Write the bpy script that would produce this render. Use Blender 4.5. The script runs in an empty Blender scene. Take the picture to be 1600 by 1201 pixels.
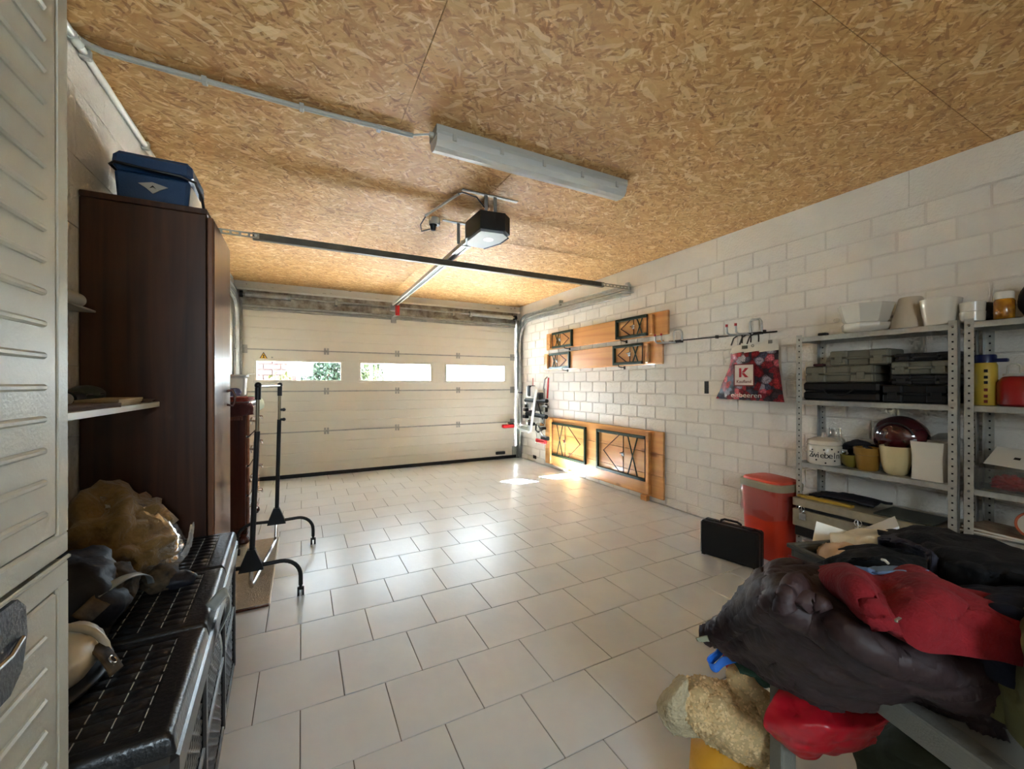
import bpy, bmesh, math, random
from mathutils import Vector, Matrix, noise

S = bpy.context.scene
COL = S.collection
R = math.radians
rnd = random.Random(11)

# ------------------------------------------------------------------ camera
CAM_H, YAW, PITCH, FPX = 1.186, R(27.147), R(-0.105), 640.26
cam = bpy.data.cameras.new('camera')
cam.sensor_fit = 'HORIZONTAL'; cam.sensor_width = 36.0
cam.lens = 36.0 * FPX / 1600.0
cam.clip_start = 0.02; cam.clip_end = 200
camo = bpy.data.objects.new('camera', cam); COL.objects.link(camo)
camo.location = (0, 0, CAM_H)
camo.rotation_euler = (R(90) + PITCH, 0, -YAW)
S.camera = camo

# ------------------------------------------------------------------ world, sun, exposure
world = bpy.data.worlds.new('world'); S.world = world; world.use_nodes = True
wn = world.node_tree.nodes; wl = world.node_tree.links
wbg = wn['Background']
wbg.inputs['Color'].default_value = (0.73, 0.87, 1.0, 1)
wbg.inputs['Strength'].default_value = 4.2
sun = bpy.data.lights.new('sun', 'SUN'); sun.energy = 95.0; sun.angle = R(0.6); sun.color = (0.86, 0.94, 1.0)
suno = bpy.data.objects.new('sun', sun); COL.objects.link(suno)
suno.rotation_euler = Vector((0.84, -1.47, -1.35)).to_track_quat('-Z', 'Y').to_euler()
suno.location = (-4, 14, 9)
def portal(loc, rot, sx, sy):
    l = bpy.data.lights.new('window_portal', 'AREA'); l.shape = 'RECTANGLE'; l.size = sx; l.size_y = sy
    l.cycles.is_portal = True
    o = bpy.data.objects.new('window_portal', l); COL.objects.link(o); o.location = loc; o.rotation_euler = rot
S.view_settings.view_transform = 'Standard'; S.view_settings.look = 'None'
S.view_settings.gamma = 1.0; S.view_settings.use_curve_mapping = False
S.view_settings.exposure = 3.38
cy = S.cycles
cy.use_denoising = True
cy.use_adaptive_sampling = True; cy.adaptive_threshold = 0.025; cy.adaptive_min_samples = 24
try: cy.denoiser = 'OPENIMAGEDENOISE'
except Exception: pass
cy.max_bounces = 6; cy.diffuse_bounces = 4; cy.glossy_bounces = 3; cy.transmission_bounces = 6
cy.transparent_max_bounces = 12; cy.sample_clamp_indirect = 12.0; cy.caustics_reflective = False; cy.caustics_refractive = False

# ------------------------------------------------------------------ materials
def lin(c):
    out = []
    for v in c:
        v = v / 255.0
        out.append(v / 12.92 if v <= 0.04045 else ((v + 0.055) / 1.055) ** 2.4)
    return (out[0], out[1], out[2], 1.0)

def mat(name, rgb, rough=0.6, metal=0.0, var=0.0, vscale=6.0, stretch=(1, 1, 1), bump=0.0, bscale=60.0,
        coat=0.0, rand=0.0, rgb2=None, sheen=0.0, spec=0.5, trans=0.0, ior=1.45):
    m = bpy.data.materials.new(name); m.use_nodes = True
    nt = m.node_tree; N = nt.nodes; K = nt.links
    p = N['Principled BSDF']
    p.inputs['Base Color'].default_value = lin(rgb)
    p.inputs['Roughness'].default_value = rough
    p.inputs['Metallic'].default_value = metal
    p.inputs['Coat Weight'].default_value = coat
    p.inputs['Specular IOR Level'].default_value = spec
    if sheen: p.inputs['Sheen Weight'].default_value = sheen
    if trans: p.inputs['Transmission Weight'].default_value = trans; p.inputs['IOR'].default_value = ior
    if var or bump or rgb2 or rand:
        tc = N.new('ShaderNodeTexCoord'); mp = N.new('ShaderNodeMapping')
        K.new(tc.outputs['Object'], mp.inputs['Vector'])
        mp.inputs['Scale'].default_value = stretch
        oi = N.new('ShaderNodeObjectInfo')
        if rand:
            vm = N.new('ShaderNodeVectorMath'); vm.operation = 'SCALE'
            cmb = N.new('ShaderNodeCombineXYZ')
            for i in range(3): K.new(oi.outputs['Random'], cmb.inputs[i])
            K.new(cmb.outputs[0], vm.inputs[0]); vm.inputs['Scale'].default_value = 37.0
            K.new(vm.outputs[0], mp.inputs['Location'])
        if var or rgb2:
            nz = N.new('ShaderNodeTexNoise'); nz.inputs['Scale'].default_value = vscale
            nz.inputs['Detail'].default_value = 3; nz.inputs['Roughness'].default_value = 0.6
            K.new(mp.outputs[0], nz.inputs['Vector'])
            cr = N.new('ShaderNodeValToRGB'); K.new(nz.outputs['Fac'], cr.inputs['Fac'])
            cr.color_ramp.elements[0].position = 0.32; cr.color_ramp.elements[1].position = 0.68
            c = lin(rgb)
            if rgb2: a, b = lin(rgb2), c
            else:
                a = tuple(v * (1 - var) for v in c[:3]) + (1,); b = tuple(min(1, v * (1 + var)) for v in c[:3]) + (1,)
            cr.color_ramp.elements[0].color = a; cr.color_ramp.elements[1].color = b
            last = cr.outputs['Color']
            if rand:
                hs = N.new('ShaderNodeHueSaturation'); mr = N.new('ShaderNodeMapRange')
                K.new(oi.outputs['Random'], mr.inputs['Value'])
                mr.inputs['To Min'].default_value = 1 - rand; mr.inputs['To Max'].default_value = 1 + rand
                K.new(mr.outputs[0], hs.inputs['Value']); K.new(last, hs.inputs['Color']); last = hs.outputs['Color']
            K.new(last, p.inputs['Base Color'])
        if bump:
            n2 = N.new('ShaderNodeTexNoise'); n2.inputs['Scale'].default_value = bscale; n2.inputs['Detail'].default_value = 2
            K.new(mp.outputs[0], n2.inputs['Vector'])
            bp = N.new('ShaderNodeBump'); bp.inputs['Strength'].default_value = bump; bp.inputs['Distance'].default_value = 0.01
            K.new(n2.outputs['Fac'], bp.inputs['Height']); K.new(bp.outputs[0], p.inputs['Normal'])
    return m

def wood(name, light, dark, rough=0.45, axis='Z', scale=1.0, coat=0.0, knots=False):
    """straight-grained wood; the grain runs along `axis`"""
    m = bpy.data.materials.new(name); m.use_nodes = True
    nt = m.node_tree; N = nt.nodes; K = nt.links; p = N['Principled BSDF']
    tc = N.new('ShaderNodeTexCoord'); mp = N.new('ShaderNodeMapping'); K.new(tc.outputs['Object'], mp.inputs['Vector'])
    st = {'X': (1.2, 26, 26), 'Y': (26, 1.2, 26), 'Z': (26, 26, 1.2)}[axis]
    mp.inputs['Scale'].default_value = tuple(v * scale for v in st)
    nz = N.new('ShaderNodeTexNoise'); nz.inputs['Scale'].default_value = 1.0; nz.inputs['Detail'].default_value = 4
    nz.inputs['Distortion'].default_value = 0.6; K.new(mp.outputs[0], nz.inputs['Vector'])
    cr = N.new('ShaderNodeValToRGB'); K.new(nz.outputs['Fac'], cr.inputs['Fac'])
    cr.color_ramp.elements[0].position = 0.3; cr.color_ramp.elements[1].position = 0.66
    cr.color_ramp.elements[0].color = lin(dark); cr.color_ramp.elements[1].color = lin(light)
    last = cr.outputs['Color']
    if knots:
        m2 = N.new('ShaderNodeMapping'); K.new(tc.outputs['Object'], m2.inputs['Vector'])
        m2.inputs['Scale'].default_value = {'X': (2.2, 5, 5), 'Y': (5, 2.2, 5), 'Z': (5, 5, 2.2)}[axis]
        vo = N.new('ShaderNodeTexVoronoi'); vo.inputs['Scale'].default_value = 1.0; K.new(m2.outputs[0], vo.inputs['Vector'])
        c2 = N.new('ShaderNodeValToRGB'); K.new(vo.outputs['Distance'], c2.inputs['Fac'])
        c2.color_ramp.elements[0].position = 0.05; c2.color_ramp.elements[1].position = 0.16
        c2.color_ramp.elements[0].color = (0.22, 0.09, 0.03, 1); c2.color_ramp.elements[1].color = (1, 1, 1, 1)
        mx = N.new('ShaderNodeMix'); mx.data_type = 'RGBA'; mx.blend_type = 'MULTIPLY'; mx.inputs['Factor'].default_value = 0.75
        K.new(last, mx.inputs[6]); K.new(c2.outputs['Color'], mx.inputs[7]); last = mx.outputs[2]
    K.new(last, p.inputs['Base Color'])
    bp = N.new('ShaderNodeBump'); bp.inputs['Strength'].default_value = 0.12; bp.inputs['Distance'].default_value = 0.004
    K.new(nz.outputs['Fac'], bp.inputs['Height']); K.new(bp.outputs[0], p.inputs['Normal'])
    p.inputs['Roughness'].default_value = rough; p.inputs['Coat Weight'].default_value = coat
    return m

def osb_mat():
    """oriented strand board: five layers of long thin wood strands laid at different angles"""
    m = bpy.data.materials.new('oriented_strand_board'); m.use_nodes = True
    nt = m.node_tree; N = nt.nodes; K = nt.links; p = N['Principled BSDF']
    tc = N.new('ShaderNodeTexCoord')
    wob = N.new('ShaderNodeTexNoise'); wob.inputs['Scale'].default_value = 14; wob.inputs['Detail'].default_value = 1; K.new(tc.outputs['Object'], wob.inputs['Vector'])
    sub = N.new('ShaderNodeVectorMath'); sub.operation = 'SUBTRACT'; K.new(wob.outputs['Color'], sub.inputs[0]); sub.inputs[1].default_value = (0.5, 0.5, 0.5)
    scl = N.new('ShaderNodeVectorMath'); scl.operation = 'SCALE'; K.new(sub.outputs[0], scl.inputs[0]); scl.inputs['Scale'].default_value = 0.03
    add = N.new('ShaderNodeVectorMath'); add.operation = 'ADD'; K.new(tc.outputs['Object'], add.inputs[0]); K.new(scl.outputs[0], add.inputs[1])
    base = N.new('ShaderNodeTexNoise'); base.inputs['Scale'].default_value = 3.5; base.inputs['Detail'].default_value = 2
    K.new(tc.outputs['Object'], base.inputs['Vector'])
    cr = N.new('ShaderNodeValToRGB'); K.new(base.outputs['Fac'], cr.inputs['Fac'])
    cr.color_ramp.elements[0].position = 0.35; cr.color_ramp.elements[1].position = 0.65
    cr.color_ramp.elements[0].color = lin((206, 154, 94)); cr.color_ramp.elements[1].color = lin((218, 170, 108))
    last = cr.outputs['Color']
    layers = [(8, 0.0, 30, 150, 0.40), (-34, 3.1, 24, 110, 0.34), (31, 7.7, 24, 120, 0.34), (63, 1.3, 26, 110, 0.26), (-12, 5.9, 18, 75, 0.22), (-58, 4.4, 22, 95, 0.22), (-22, 6.3, 11, 42, 0.13), (38, 2.7, 13, 52, 0.13)]
    for ang, off, sx, sy, dens in layers:
        big = sx < 14
        rot = N.new('ShaderNodeMapping'); K.new(add.outputs[0], rot.inputs['Vector'])
        rot.inputs['Rotation'].default_value = (0, 0, R(ang)); rot.inputs['Location'].default_value = (off, off * 0.7, 0)
        sc = N.new('ShaderNodeVectorMath'); sc.operation = 'MULTIPLY'; K.new(rot.outputs[0], sc.inputs[0]); sc.inputs[1].default_value = (sx, sy, 0.0)
        vo = N.new('ShaderNodeTexVoronoi'); vo.voronoi_dimensions = '2D'; vo.inputs['Scale'].default_value = 1.0
        K.new(sc.outputs[0], vo.inputs['Vector'])
        sep = N.new('ShaderNodeSeparateColor'); K.new(vo.outputs['Color'], sep.inputs[0])
        gt = N.new('ShaderNodeMath'); gt.operation = 'LESS_THAN'; K.new(sep.outputs[0], gt.inputs[0]); gt.inputs[1].default_value = dens
        col = N.new('ShaderNodeValToRGB'); K.new(sep.outputs[1], col.inputs['Fac'])
        e = col.color_ramp.elements
        e[0].position = 0.0; e[0].color = lin((204, 150, 88) if big else (150, 96, 46)); e[1].position = 1.0; e[1].color = lin((246, 216, 160))
        e2 = e.new(0.3); e2.color = lin((198, 144, 82)); e3 = e.new(0.75); e3.color = lin((224, 178, 114))
        mx = N.new('ShaderNodeMix'); mx.data_type = 'RGBA'
        fm = N.new('ShaderNodeMath'); fm.operation = 'MULTIPLY'; K.new(gt.outputs[0], fm.inputs[0]); fm.inputs[1].default_value = 0.72
        K.new(fm.outputs[0], mx.inputs[0]); K.new(last, mx.inputs[6]); K.new(col.outputs['Color'], mx.inputs[7]); last = mx.outputs[2]
    K.new(last, p.inputs['Base Color'])
    p.inputs['Roughness'].default_value = 0.6
    return m

def clear_mat(name, tint=(255, 255, 255), refl=0.08, rough=0.02, haze=0.0, hazecol=(235, 235, 235)):
    """thin clear sheet: mostly see-through, with a little surface reflection and optional milky haze"""
    m = bpy.data.materials.new(name); m.use_nodes = True
    nt = m.node_tree; N = nt.nodes; K = nt.links
    out = N['Material Output']; N.remove(N['Principled BSDF'])
    tr = N.new('ShaderNodeBsdfTransparent'); tr.inputs['Color'].default_value = lin(tint)
    gl = N.new('ShaderNodeBsdfGlossy'); gl.inputs['Roughness'].default_value = rough
    fr = N.new('ShaderNodeLayerWeight'); fr.inputs['Blend'].default_value = 0.25
    mr = N.new('ShaderNodeMapRange'); mr.inputs['To Min'].default_value = refl; mr.inputs['To Max'].default_value = min(1, refl * 6)
    K.new(fr.outputs['Fresnel'], mr.inputs['Value'])
    mx = N.new('ShaderNodeMixShader'); K.new(mr.outputs[0], mx.inputs['Fac']); K.new(tr.outputs[0], mx.inputs[1]); K.new(gl.outputs[0], mx.inputs[2])
    last = mx.outputs[0]
    if haze:
        df = N.new('ShaderNodeBsdfDiffuse'); df.inputs['Color'].default_value = lin(hazecol)
        m2 = N.new('ShaderNodeMixShader'); m2.inputs['Fac'].default_value = haze
        K.new(last, m2.inputs[1]); K.new(df.outputs[0], m2.inputs[2]); last = m2.outputs[0]
    K.new(last, out.inputs['Surface'])
    return m

M = {}
M['block'] = mat('white_painted_block', (237, 231, 222), 0.75, var=0.03, vscale=5, bump=0.5, bscale=70, rand=0.025)
M['mortar'] = mat('white_painted_mortar', (228, 221, 212), 0.85, var=0.05, bump=0.4, bscale=90)
M['grout'] = mat('grey_tile_grout', (112, 106, 98), 0.9)
M['tile'] = mat('pale_grey_floor_tile', (218, 219, 219), 0.30, var=0.035, vscale=4.5, rand=0.02, bump=0.05, bscale=30)
M['osb'] = osb_mat()
M['plaster'] = mat('white_plaster', (228, 221, 208), 0.8, var=0.04, bump=0.2, bscale=30)
M['chipped'] = mat('chipped_white_paint', (226, 218, 204), 0.75, var=0.04, vscale=3, bump=0.4, bscale=25)
M['door'] = mat('cream_door_steel', (214, 207, 190), 0.45, var=0.015, bump=0.12, bscale=260)
M['doorwhite'] = mat('white_window_frame_plastic', (238, 234, 224), 0.4)
M['galv'] = mat('galvanised_steel', (196, 197, 194), 0.38, metal=0.5, var=0.12, vscale=20)
M['galvdull'] = mat('dull_galvanised_steel', (160, 158, 150), 0.5, metal=0.4, var=0.18, vscale=14)
M['rusty'] = mat('stained_steel_plate', (186, 180, 166), 0.55, metal=0.2, rgb2=(112, 98, 82), vscale=9)
M['rubber'] = mat('black_rubber', (26, 24, 22), 0.7)
M['black'] = mat('black_plastic', (24, 24, 25), 0.42)
M['blackmatte'] = mat('black_matt_metal', (20, 20, 20), 0.5)
M['pane'] = clear_mat('clear_acrylic_pane', (248, 250, 250), 0.05)
M['white'] = mat('white_plastic', (236, 234, 226), 0.35)
M['greyplastic'] = mat('light_grey_plastic', (190, 188, 178), 0.45)
M['diffuser'] = mat('opal_lamp_diffuser', (244, 242, 232), 0.3, spec=0.6)
M['red'] = mat('red_plastic', (190, 28, 26), 0.4)
M['silver'] = mat('polished_silver_metal', (205, 205, 205), 0.2, metal=1.0)

# ------------------------------------------------------------------ mesh helpers
OFF = {}

def B(bm, x0, x1, y0, y1, z0, z1, b=0.0):
    """box with chamfered edges"""
    if x0 > x1: x0, x1 = x1, x0
    if y0 > y1: y0, y1 = y1, y0
    if z0 > z1: z0, z1 = z1, z0
    b = min(b, (x1 - x0) * 0.45, (y1 - y0) * 0.45, (z1 - z0) * 0.45)
    xs, ys, zs = (x0, x1), (y0, y1), (z0, z1)
    if b <= 0:
        v = {(i, j, k): bm.verts.new((xs[i], ys[j], zs[k])) for i in (0, 1) for j in (0, 1) for k in (0, 1)}
        for f in (((0,0,0),(0,1,0),(1,1,0),(1,0,0)), ((0,0,1),(1,0,1),(1,1,1),(0,1,1)), ((0,0,0),(1,0,0),(1,0,1),(0,0,1)),
                  ((0,1,0),(0,1,1),(1,1,1),(1,1,0)), ((0,0,0),(0,0,1),(0,1,1),(0,1,0)), ((1,0,0),(1,1,0),(1,1,1),(1,0,1))):
            bm.faces.new([v[q] for q in f])
        return
    V = {}
    for i in (0, 1):
        for j in (0, 1):
            for k in (0, 1):
                dx, dy, dz = (b if i == 0 else -b), (b if j == 0 else -b), (b if k == 0 else -b)
                V[i, j, k] = (bm.verts.new((xs[i], ys[j] + dy, zs[k] + dz)), bm.verts.new((xs[i] + dx, ys[j], zs[k] + dz)),
                              bm.verts.new((xs[i] + dx, ys[j] + dy, zs[k])))
    c = ((0, 0), (1, 0), (1, 1), (0, 1))
    fs = []
    for s in (0, 1):
        fs.append([V[s, j, k][0] for j, k in c]); fs.append([V[j, s, k][1] for j, k in c]); fs.append([V[j, k, s][2] for j, k in c])
    for a in (0, 1):
        for d in (0, 1):
            fs.append([V[0, a, d][1], V[1, a, d][1], V[1, a, d][2], V[0, a, d][2]])
            fs.append([V[a, 0, d][0], V[a, 1, d][0], V[a, 1, d][2], V[a, 0, d][2]])
            fs.append([V[a, d, 0][0], V[a, d, 1][0], V[a, d, 1][1], V[a, d, 0][1]])
    for key in V: fs.append(list(V[key]))
    new = [bm.faces.new(f) for f in fs]
    bmesh.ops.recalc_face_normals(bm, faces=new)

def T(bm, pts, r, n=8, closed=False, r2=None):
    """tube through points; r may be a list"""
    pts = [Vector(p) for p in pts]; m = len(pts)
    rs = r if isinstance(r, (list, tuple)) else [r] * m
    rings = []; prev = None
    for i, p in enumerate(pts):
        if closed: t = pts[(i + 1) % m] - pts[i - 1]
        else: t = pts[min(i + 1, m - 1)] - pts[max(i - 1, 0)]
        if t.length < 1e-9: t = Vector((0, 0, 1))
        t.normalize()
        if prev is None:
            a = Vector((0, 0, 1)) if abs(t.z) < 0.9 else Vector((1, 0, 0))
            u = t.cross(a).normalized()
        else:
            u = prev - t * prev.dot(t); u.normalize()
        prev = u; w = t.cross(u)
        rings.append([bm.verts.new(p + (u * math.cos(2 * math.pi * (k + .5) / n) + w * math.sin(2 * math.pi * (k + .5) / n)) * rs[i]) for k in range(n)])
    new = []
    for i in range(m if closed else m - 1):
        a, b = rings[i], rings[(i + 1) % m]
        for k in range(n): new.append(bm.faces.new((a[k], a[(k + 1) % n], b[(k + 1) % n], b[k])))
    if not closed:
        new.append(bm.faces.new(rings[0])); new.append(bm.faces.new(rings[-1]))
    bmesh.ops.recalc_face_normals(bm, faces=new)

def arc(c, r, a0, a1, n, u, v):
    c, u, v = Vector(c), Vector(u), Vector(v)
    return [c + (u * math.cos(a0 + (a1 - a0) * i / n) + v * math.sin(a0 + (a1 - a0) * i / n)) * r for i in range(n + 1)]

def L(bm, prof, c=(0, 0, 0), n=28, sx=1.0, sy=1.0, power=2.0, rz=0.0):
    """lathe profile [(r, z)] about Z at c; power > 2 squares the section"""
    rings = []
    for r, z in prof:
        if r <= 1e-6: rings.append([bm.verts.new((c[0], c[1], c[2] + z))]); continue
        ring = []
        for k in range(n):
            a = 2 * math.pi * k / n; ca, sa = math.cos(a), math.sin(a)
            q = (abs(ca) ** power + abs(sa) ** power) ** (-1.0 / power)
            x, y = r * q * ca * sx, r * q * sa * sy
            ring.append(bm.verts.new((c[0] + x * math.cos(rz) - y * math.sin(rz), c[1] + x * math.sin(rz) + y * math.cos(rz), c[2] + z)))
        rings.append(ring)
    new = []
    for a, b in zip(rings, rings[1:]):
        if len(a) == 1 and len(b) == 1: continue
        for k in range(n):
            k2 = (k + 1) % n
            if len(a) == 1: new.append(bm.faces.new((a[0], b[k2], b[k])))
            elif len(b) == 1: new.append(bm.faces.new((a[k], a[k2], b[0])))
            else: new.append(bm.faces.new((a[k], a[k2], b[k2], b[k])))
    bmesh.ops.recalc_face_normals(bm, faces=new)

def PR(bm, poly, axis, a0, a1):
    """prism: 2-D polygon extruded along axis ('x': poly is (y,z); 'y': (x,z); 'z': (x,y))"""
    def pt(p, a): return (a, p[0], p[1]) if axis == 'x' else ((p[0], a, p[1]) if axis == 'y' else (p[0], p[1], a))
    A = [bm.verts.new(pt(p, a0)) for p in poly]; Bv = [bm.verts.new(pt(p, a1)) for p in poly]
    n = len(poly); new = [bm.faces.new(A), bm.faces.new(Bv)]
    for i in range(n): new.append(bm.faces.new((A[i], A[(i + 1) % n], Bv[(i + 1) % n], Bv[i])))
    bmesh.ops.recalc_face_normals(bm, faces=new)

def cr1(p, t):
    n = len(p); i = min(int(t), n - 2); f = t - i
    a, b, c, d = p[max(i - 1, 0)], p[i], p[i + 1], p[min(i + 2, n - 1)]
    return 0.5 * ((2 * b) + (c - a) * f + (2 * a - 5 * b + 4 * c - d) * f * f + (3 * b - a - 3 * c + d) * f ** 3)

def PATCH(bm, rows, nu, nv, amp=0.0, sc=12.0, seed=0.0, fold=None):
    """smooth surface through a control grid of points, wrinkled along its normal"""
    rows = [[Vector(p) for p in r] for r in rows]
    g = []
    for j in range(nv + 1):
        tj = (len(rows) - 1) * j / nv; line = []
        for i in range(nu + 1):
            ti = (len(rows[0]) - 1) * i / nu
            line.append(cr1([cr1(r, ti) for r in rows], tj))
        g.append(line)
    P2 = [[None] * (nu + 1) for _ in range(nv + 1)]
    for j in range(nv + 1):
        for i in range(nu + 1):
            du = g[j][min(i + 1, nu)] - g[j][max(i - 1, 0)]; dv = g[min(j + 1, nv)][i] - g[max(j - 1, 0)][i]
            nrm = du.cross(dv)
            if nrm.length > 1e-12: nrm.normalize()
            p = g[j][i]; d = 0.0
            if amp:
                q = p * sc + Vector((seed, seed * 1.7, seed * 0.3))
                w = noise.noise_vector(q * 0.5) * 0.8
                d += amp * (1 - 2 * abs(noise.noise(q + w))) + amp * 0.5 * noise.noise(q * 2.7)
            if fold: d += fold(i / nu, j / nv)
            P2[j][i] = bm.verts.new(p + nrm * d)
    for j in range(nv):
        for i in range(nu): bm.faces.new((P2[j][i], P2[j][i + 1], P2[j + 1][i + 1], P2[j + 1][i]))

def BLOB(bm, c, rad, n=20, amp=0.1, sc=3.0, seed=0.0, squash=None, rz=0.0):
    """lumpy closed ellipsoid"""
    new = bmesh.ops.create_icosphere(bm, subdivisions=4 if n > 16 else 3, radius=1.0)['verts']
    for v in new:
        d = v.co.normalized()
        k = 1 + amp * noise.noise(d * sc + Vector((seed, seed, seed))) + amp * .4 * noise.noise(d * sc * 2.6 + Vector((seed, 0, seed)))
        q = Vector((d.x * rad[0] * k, d.y * rad[1] * k, d.z * rad[2] * k))
        if squash is not None and q.z < squash: q.z = squash + (q.z - squash) * 0.1
        v.co = Vector((c[0] + q.x * math.cos(rz) - q.y * math.sin(rz), c[1] + q.x * math.sin(rz) + q.y * math.cos(rz), c[2] + q.z))

def new(): return bmesh.new()

def ob(name, bm, material, parent=None, smooth=False, solid=0.0, bevel=0.0):
    off = OFF.get(parent.name, Vector((0, 0, 0))) if parent else Vector((0, 0, 0))
    if off.length: bmesh.ops.translate(bm, verts=bm.verts, vec=-off)
    me = bpy.data.meshes.new(name); bm.to_mesh(me); bm.free()
    if smooth:
        me.polygons.foreach_set('use_smooth', [True] * len(me.polygons))
        if smooth != 'all': me.set_sharp_from_angle(angle=R(38))
    me.materials.append(material)
    o = bpy.data.objects.new(name, me); COL.objects.link(o)
    if parent: o.parent = parent
    OFF[o.name] = off
    if solid:
        md = o.modifiers.new('thickness', 'SOLIDIFY'); md.thickness = solid; md.offset = -1
    return o

def thing(name, label, cat, loc=(0, 0, 0), group=None, rz=0.0, local=False):
    o = bpy.data.objects.new(name, None); COL.objects.link(o)
    o.empty_display_size = 0.05; o.location = loc; o.rotation_euler = (0, 0, rz)
    o['label'] = label; o['category'] = cat
    if group: o['group'] = group
    OFF[o.name] = Vector((0, 0, 0)) if local else Vector(loc)
    return o

def tag(o, label, cat, group=None, kind=None):
    o['label'] = label; o['category'] = cat
    if group: o['group'] = group
    if kind: o['kind'] = kind
    return o

def struct(o): o['kind'] = 'structure'; return o

def inst(src, name, loc, parent):
    o = bpy.data.objects.new(name, src); COL.objects.link(o); o.location = loc; o.parent = parent
    return o

_fw = Vector((math.sin(YAW) * math.cos(PITCH), math.cos(YAW) * math.cos(PITCH), math.sin(PITCH)))
_rt = Vector((math.cos(YAW), -math.sin(YAW), 0)); _up = _rt.cross(_fw)
def at(px, py, z):
    """survey of the photograph: the point at height z on the sight line through (px, py)"""
    d = _fw + _rt * ((px - 800) / FPX) + _up * ((600.5 - py) / FPX)
    return Vector((0, 0, CAM_H)) + d * ((z - CAM_H) / d.z)
def atd(px, py, w):
    """the same, by distance along the view axis"""
    return Vector((0, 0, CAM_H)) + (_fw + _rt * ((px - 800) / FPX) + _up * ((600.5 - py) / FPX)) * w
def TX(name, body, size, material, parent, loc, rot, extrude=0.0006, align='CENTER', sx=1.0):
    c = bpy.data.curves.new(name, 'FONT'); c.body = body; c.size = size; c.extrude = extrude
    c.align_x = align; c.align_y = 'CENTER'
    c.materials.append(material)
    o = bpy.data.objects.new(name, c); COL.objects.link(o)
    off = OFF.get(parent.name, Vector((0, 0, 0)))
    me = bpy.data.meshes.new_from_object(o); me.name = name; bpy.data.objects.remove(o); bpy.data.curves.remove(c)
    o = bpy.data.objects.new(name, me); COL.objects.link(o)
    o.parent = parent; o.location = Vector(loc) - off; o.rotation_euler = rot; o.scale = (sx, 1, 1)
    return o

# ------------------------------------------------------------------ the room
XL, XR, YF, YB, ZC = -0.722, 3.146, 5.875, -1.60, 2.426

# floor: dark grout bed with single tiles let into it
bm = new(); B(bm, XL - .2, XR + .2, YB - .2, 6.13, -0.12, -0.004); floor = struct(ob('floor', bm, M['grout']))
TS, GAP, X0, Y0 = 0.30, 0.0035, -0.0062, 2.278
tile_cache = {}
def tile_mesh(w, d):
    key = (round(w, 3), round(d, 3))
    if key not in tile_cache:
        b = new(); B(b, 0, w, 0, d, -0.009, 0, 0.0012); me = bpy.data.meshes.new('tile'); b.to_mesh(me); b.free()
        me.materials.append(M['tile']); tile_cache[key] = me
    return tile_cache[key]
rest = new(); ntile = 0
j0 = int(math.floor((YB - Y0) / TS)); j1 = int(math.ceil((YF - Y0) / TS))
for j in range(j0, j1 + 1):
    ya, yb = max(Y0 + j * TS, YB), min(Y0 + (j + 1) * TS, 6.08)
    if yb - ya < 0.02: continue
    sh = 0.15 if j % 2 == 0 else 0.0
    k0 = int(math.floor((XL - X0 - sh) / TS))
    for k in range(k0, k0 + 16):
        xa, xb = max(X0 + sh + k * TS, XL), min(X0 + sh + (k + 1) * TS, XR)
        if xb - xa < 0.012: continue
        g = GAP / 2
        if yb > 0.55:
            inst(tile_mesh(xb - xa - GAP, yb - ya - GAP), 'tile', (xa + g, ya + g, rnd.uniform(-0.0004, 0.0004)), floor); ntile += 1
        else: B(rest, xa + g, xb - g, ya + g, yb - g, -0.009, 0, 0.0012)
o = ob('tile_remainder', rest, M['tile'], floor); o['kind'] = 'stuff'

# right wall: painted blocks with recessed joints
bm = new(); B(bm, XR + 0.007, XR + 0.22, YB - .2, 6.13, -0.1, ZC + .1); wall_right = struct(ob('wall_right', bm, M['mortar']))
CH, BL = 0.1255, 0.249
blk_cache = {}
def blk_mesh(w, h):
    key = (round(w, 3), round(h, 3))
    if key not in blk_cache:
        b = new(); B(b, 0, 0.09, 0, w, 0, h, 0.0035); me = bpy.data.meshes.new('brick'); b.to_mesh(me); b.free()
        me.materials.append(M['block']); blk_cache[key] = me
    return blk_cache[key]
rest = new(); cand = []
zline = [2.2165 - CH * n for n in range(0, 19)]
for n in range(0, 18):
    zb, zt = max(zline[n + 1], 0.0), zline[n]
    if zt < 0.03: continue
    sh = 0.0 if n % 2 == 0 else 0.125
    for k in range(-18, 24):
        ya, yb = max(2.2447 + sh + k * BL, YB), min(2.2447 + sh + (k + 1) * BL, YF)
        if yb - ya < 0.02: continue
        cand.append((ya, yb, zb, zt))
def vis(c):
    ya, yb, zb, zt = c
    if yb < 0.62: return 1e9
    return (yb + ya) / 2
cand.sort(key=vis)
for i, (ya, yb, zb, zt) in enumerate(cand):
    g = 0.0045; dx = rnd.uniform(-0.0018, 0.0018)
    if i < 300 and yb >= 0.62: inst(blk_mesh(yb - ya - 2 * g, zt - zb - 2 * g), 'brick', (XR + dx, ya + g, zb + g), wall_right)
    else: B(rest, XR + dx, XR + 0.09 + dx, ya + g, yb - g, zb + g, zt - g, 0.0035)
o = ob('brick_remainder', rest, M['block'], wall_right); o['kind'] = 'stuff'
ys = [YB, -0.17, 1.071, 2.312, 3.553, 4.794, YF]
for a, b_ in zip(ys, ys[1:]):
    bm = new(); B(bm, XR, XR + .09, a + .001, b_ - .001, 2.2195, ZC + .01, 0.002); ob('lintel_block', bm, M['block'], wall_right)

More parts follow.
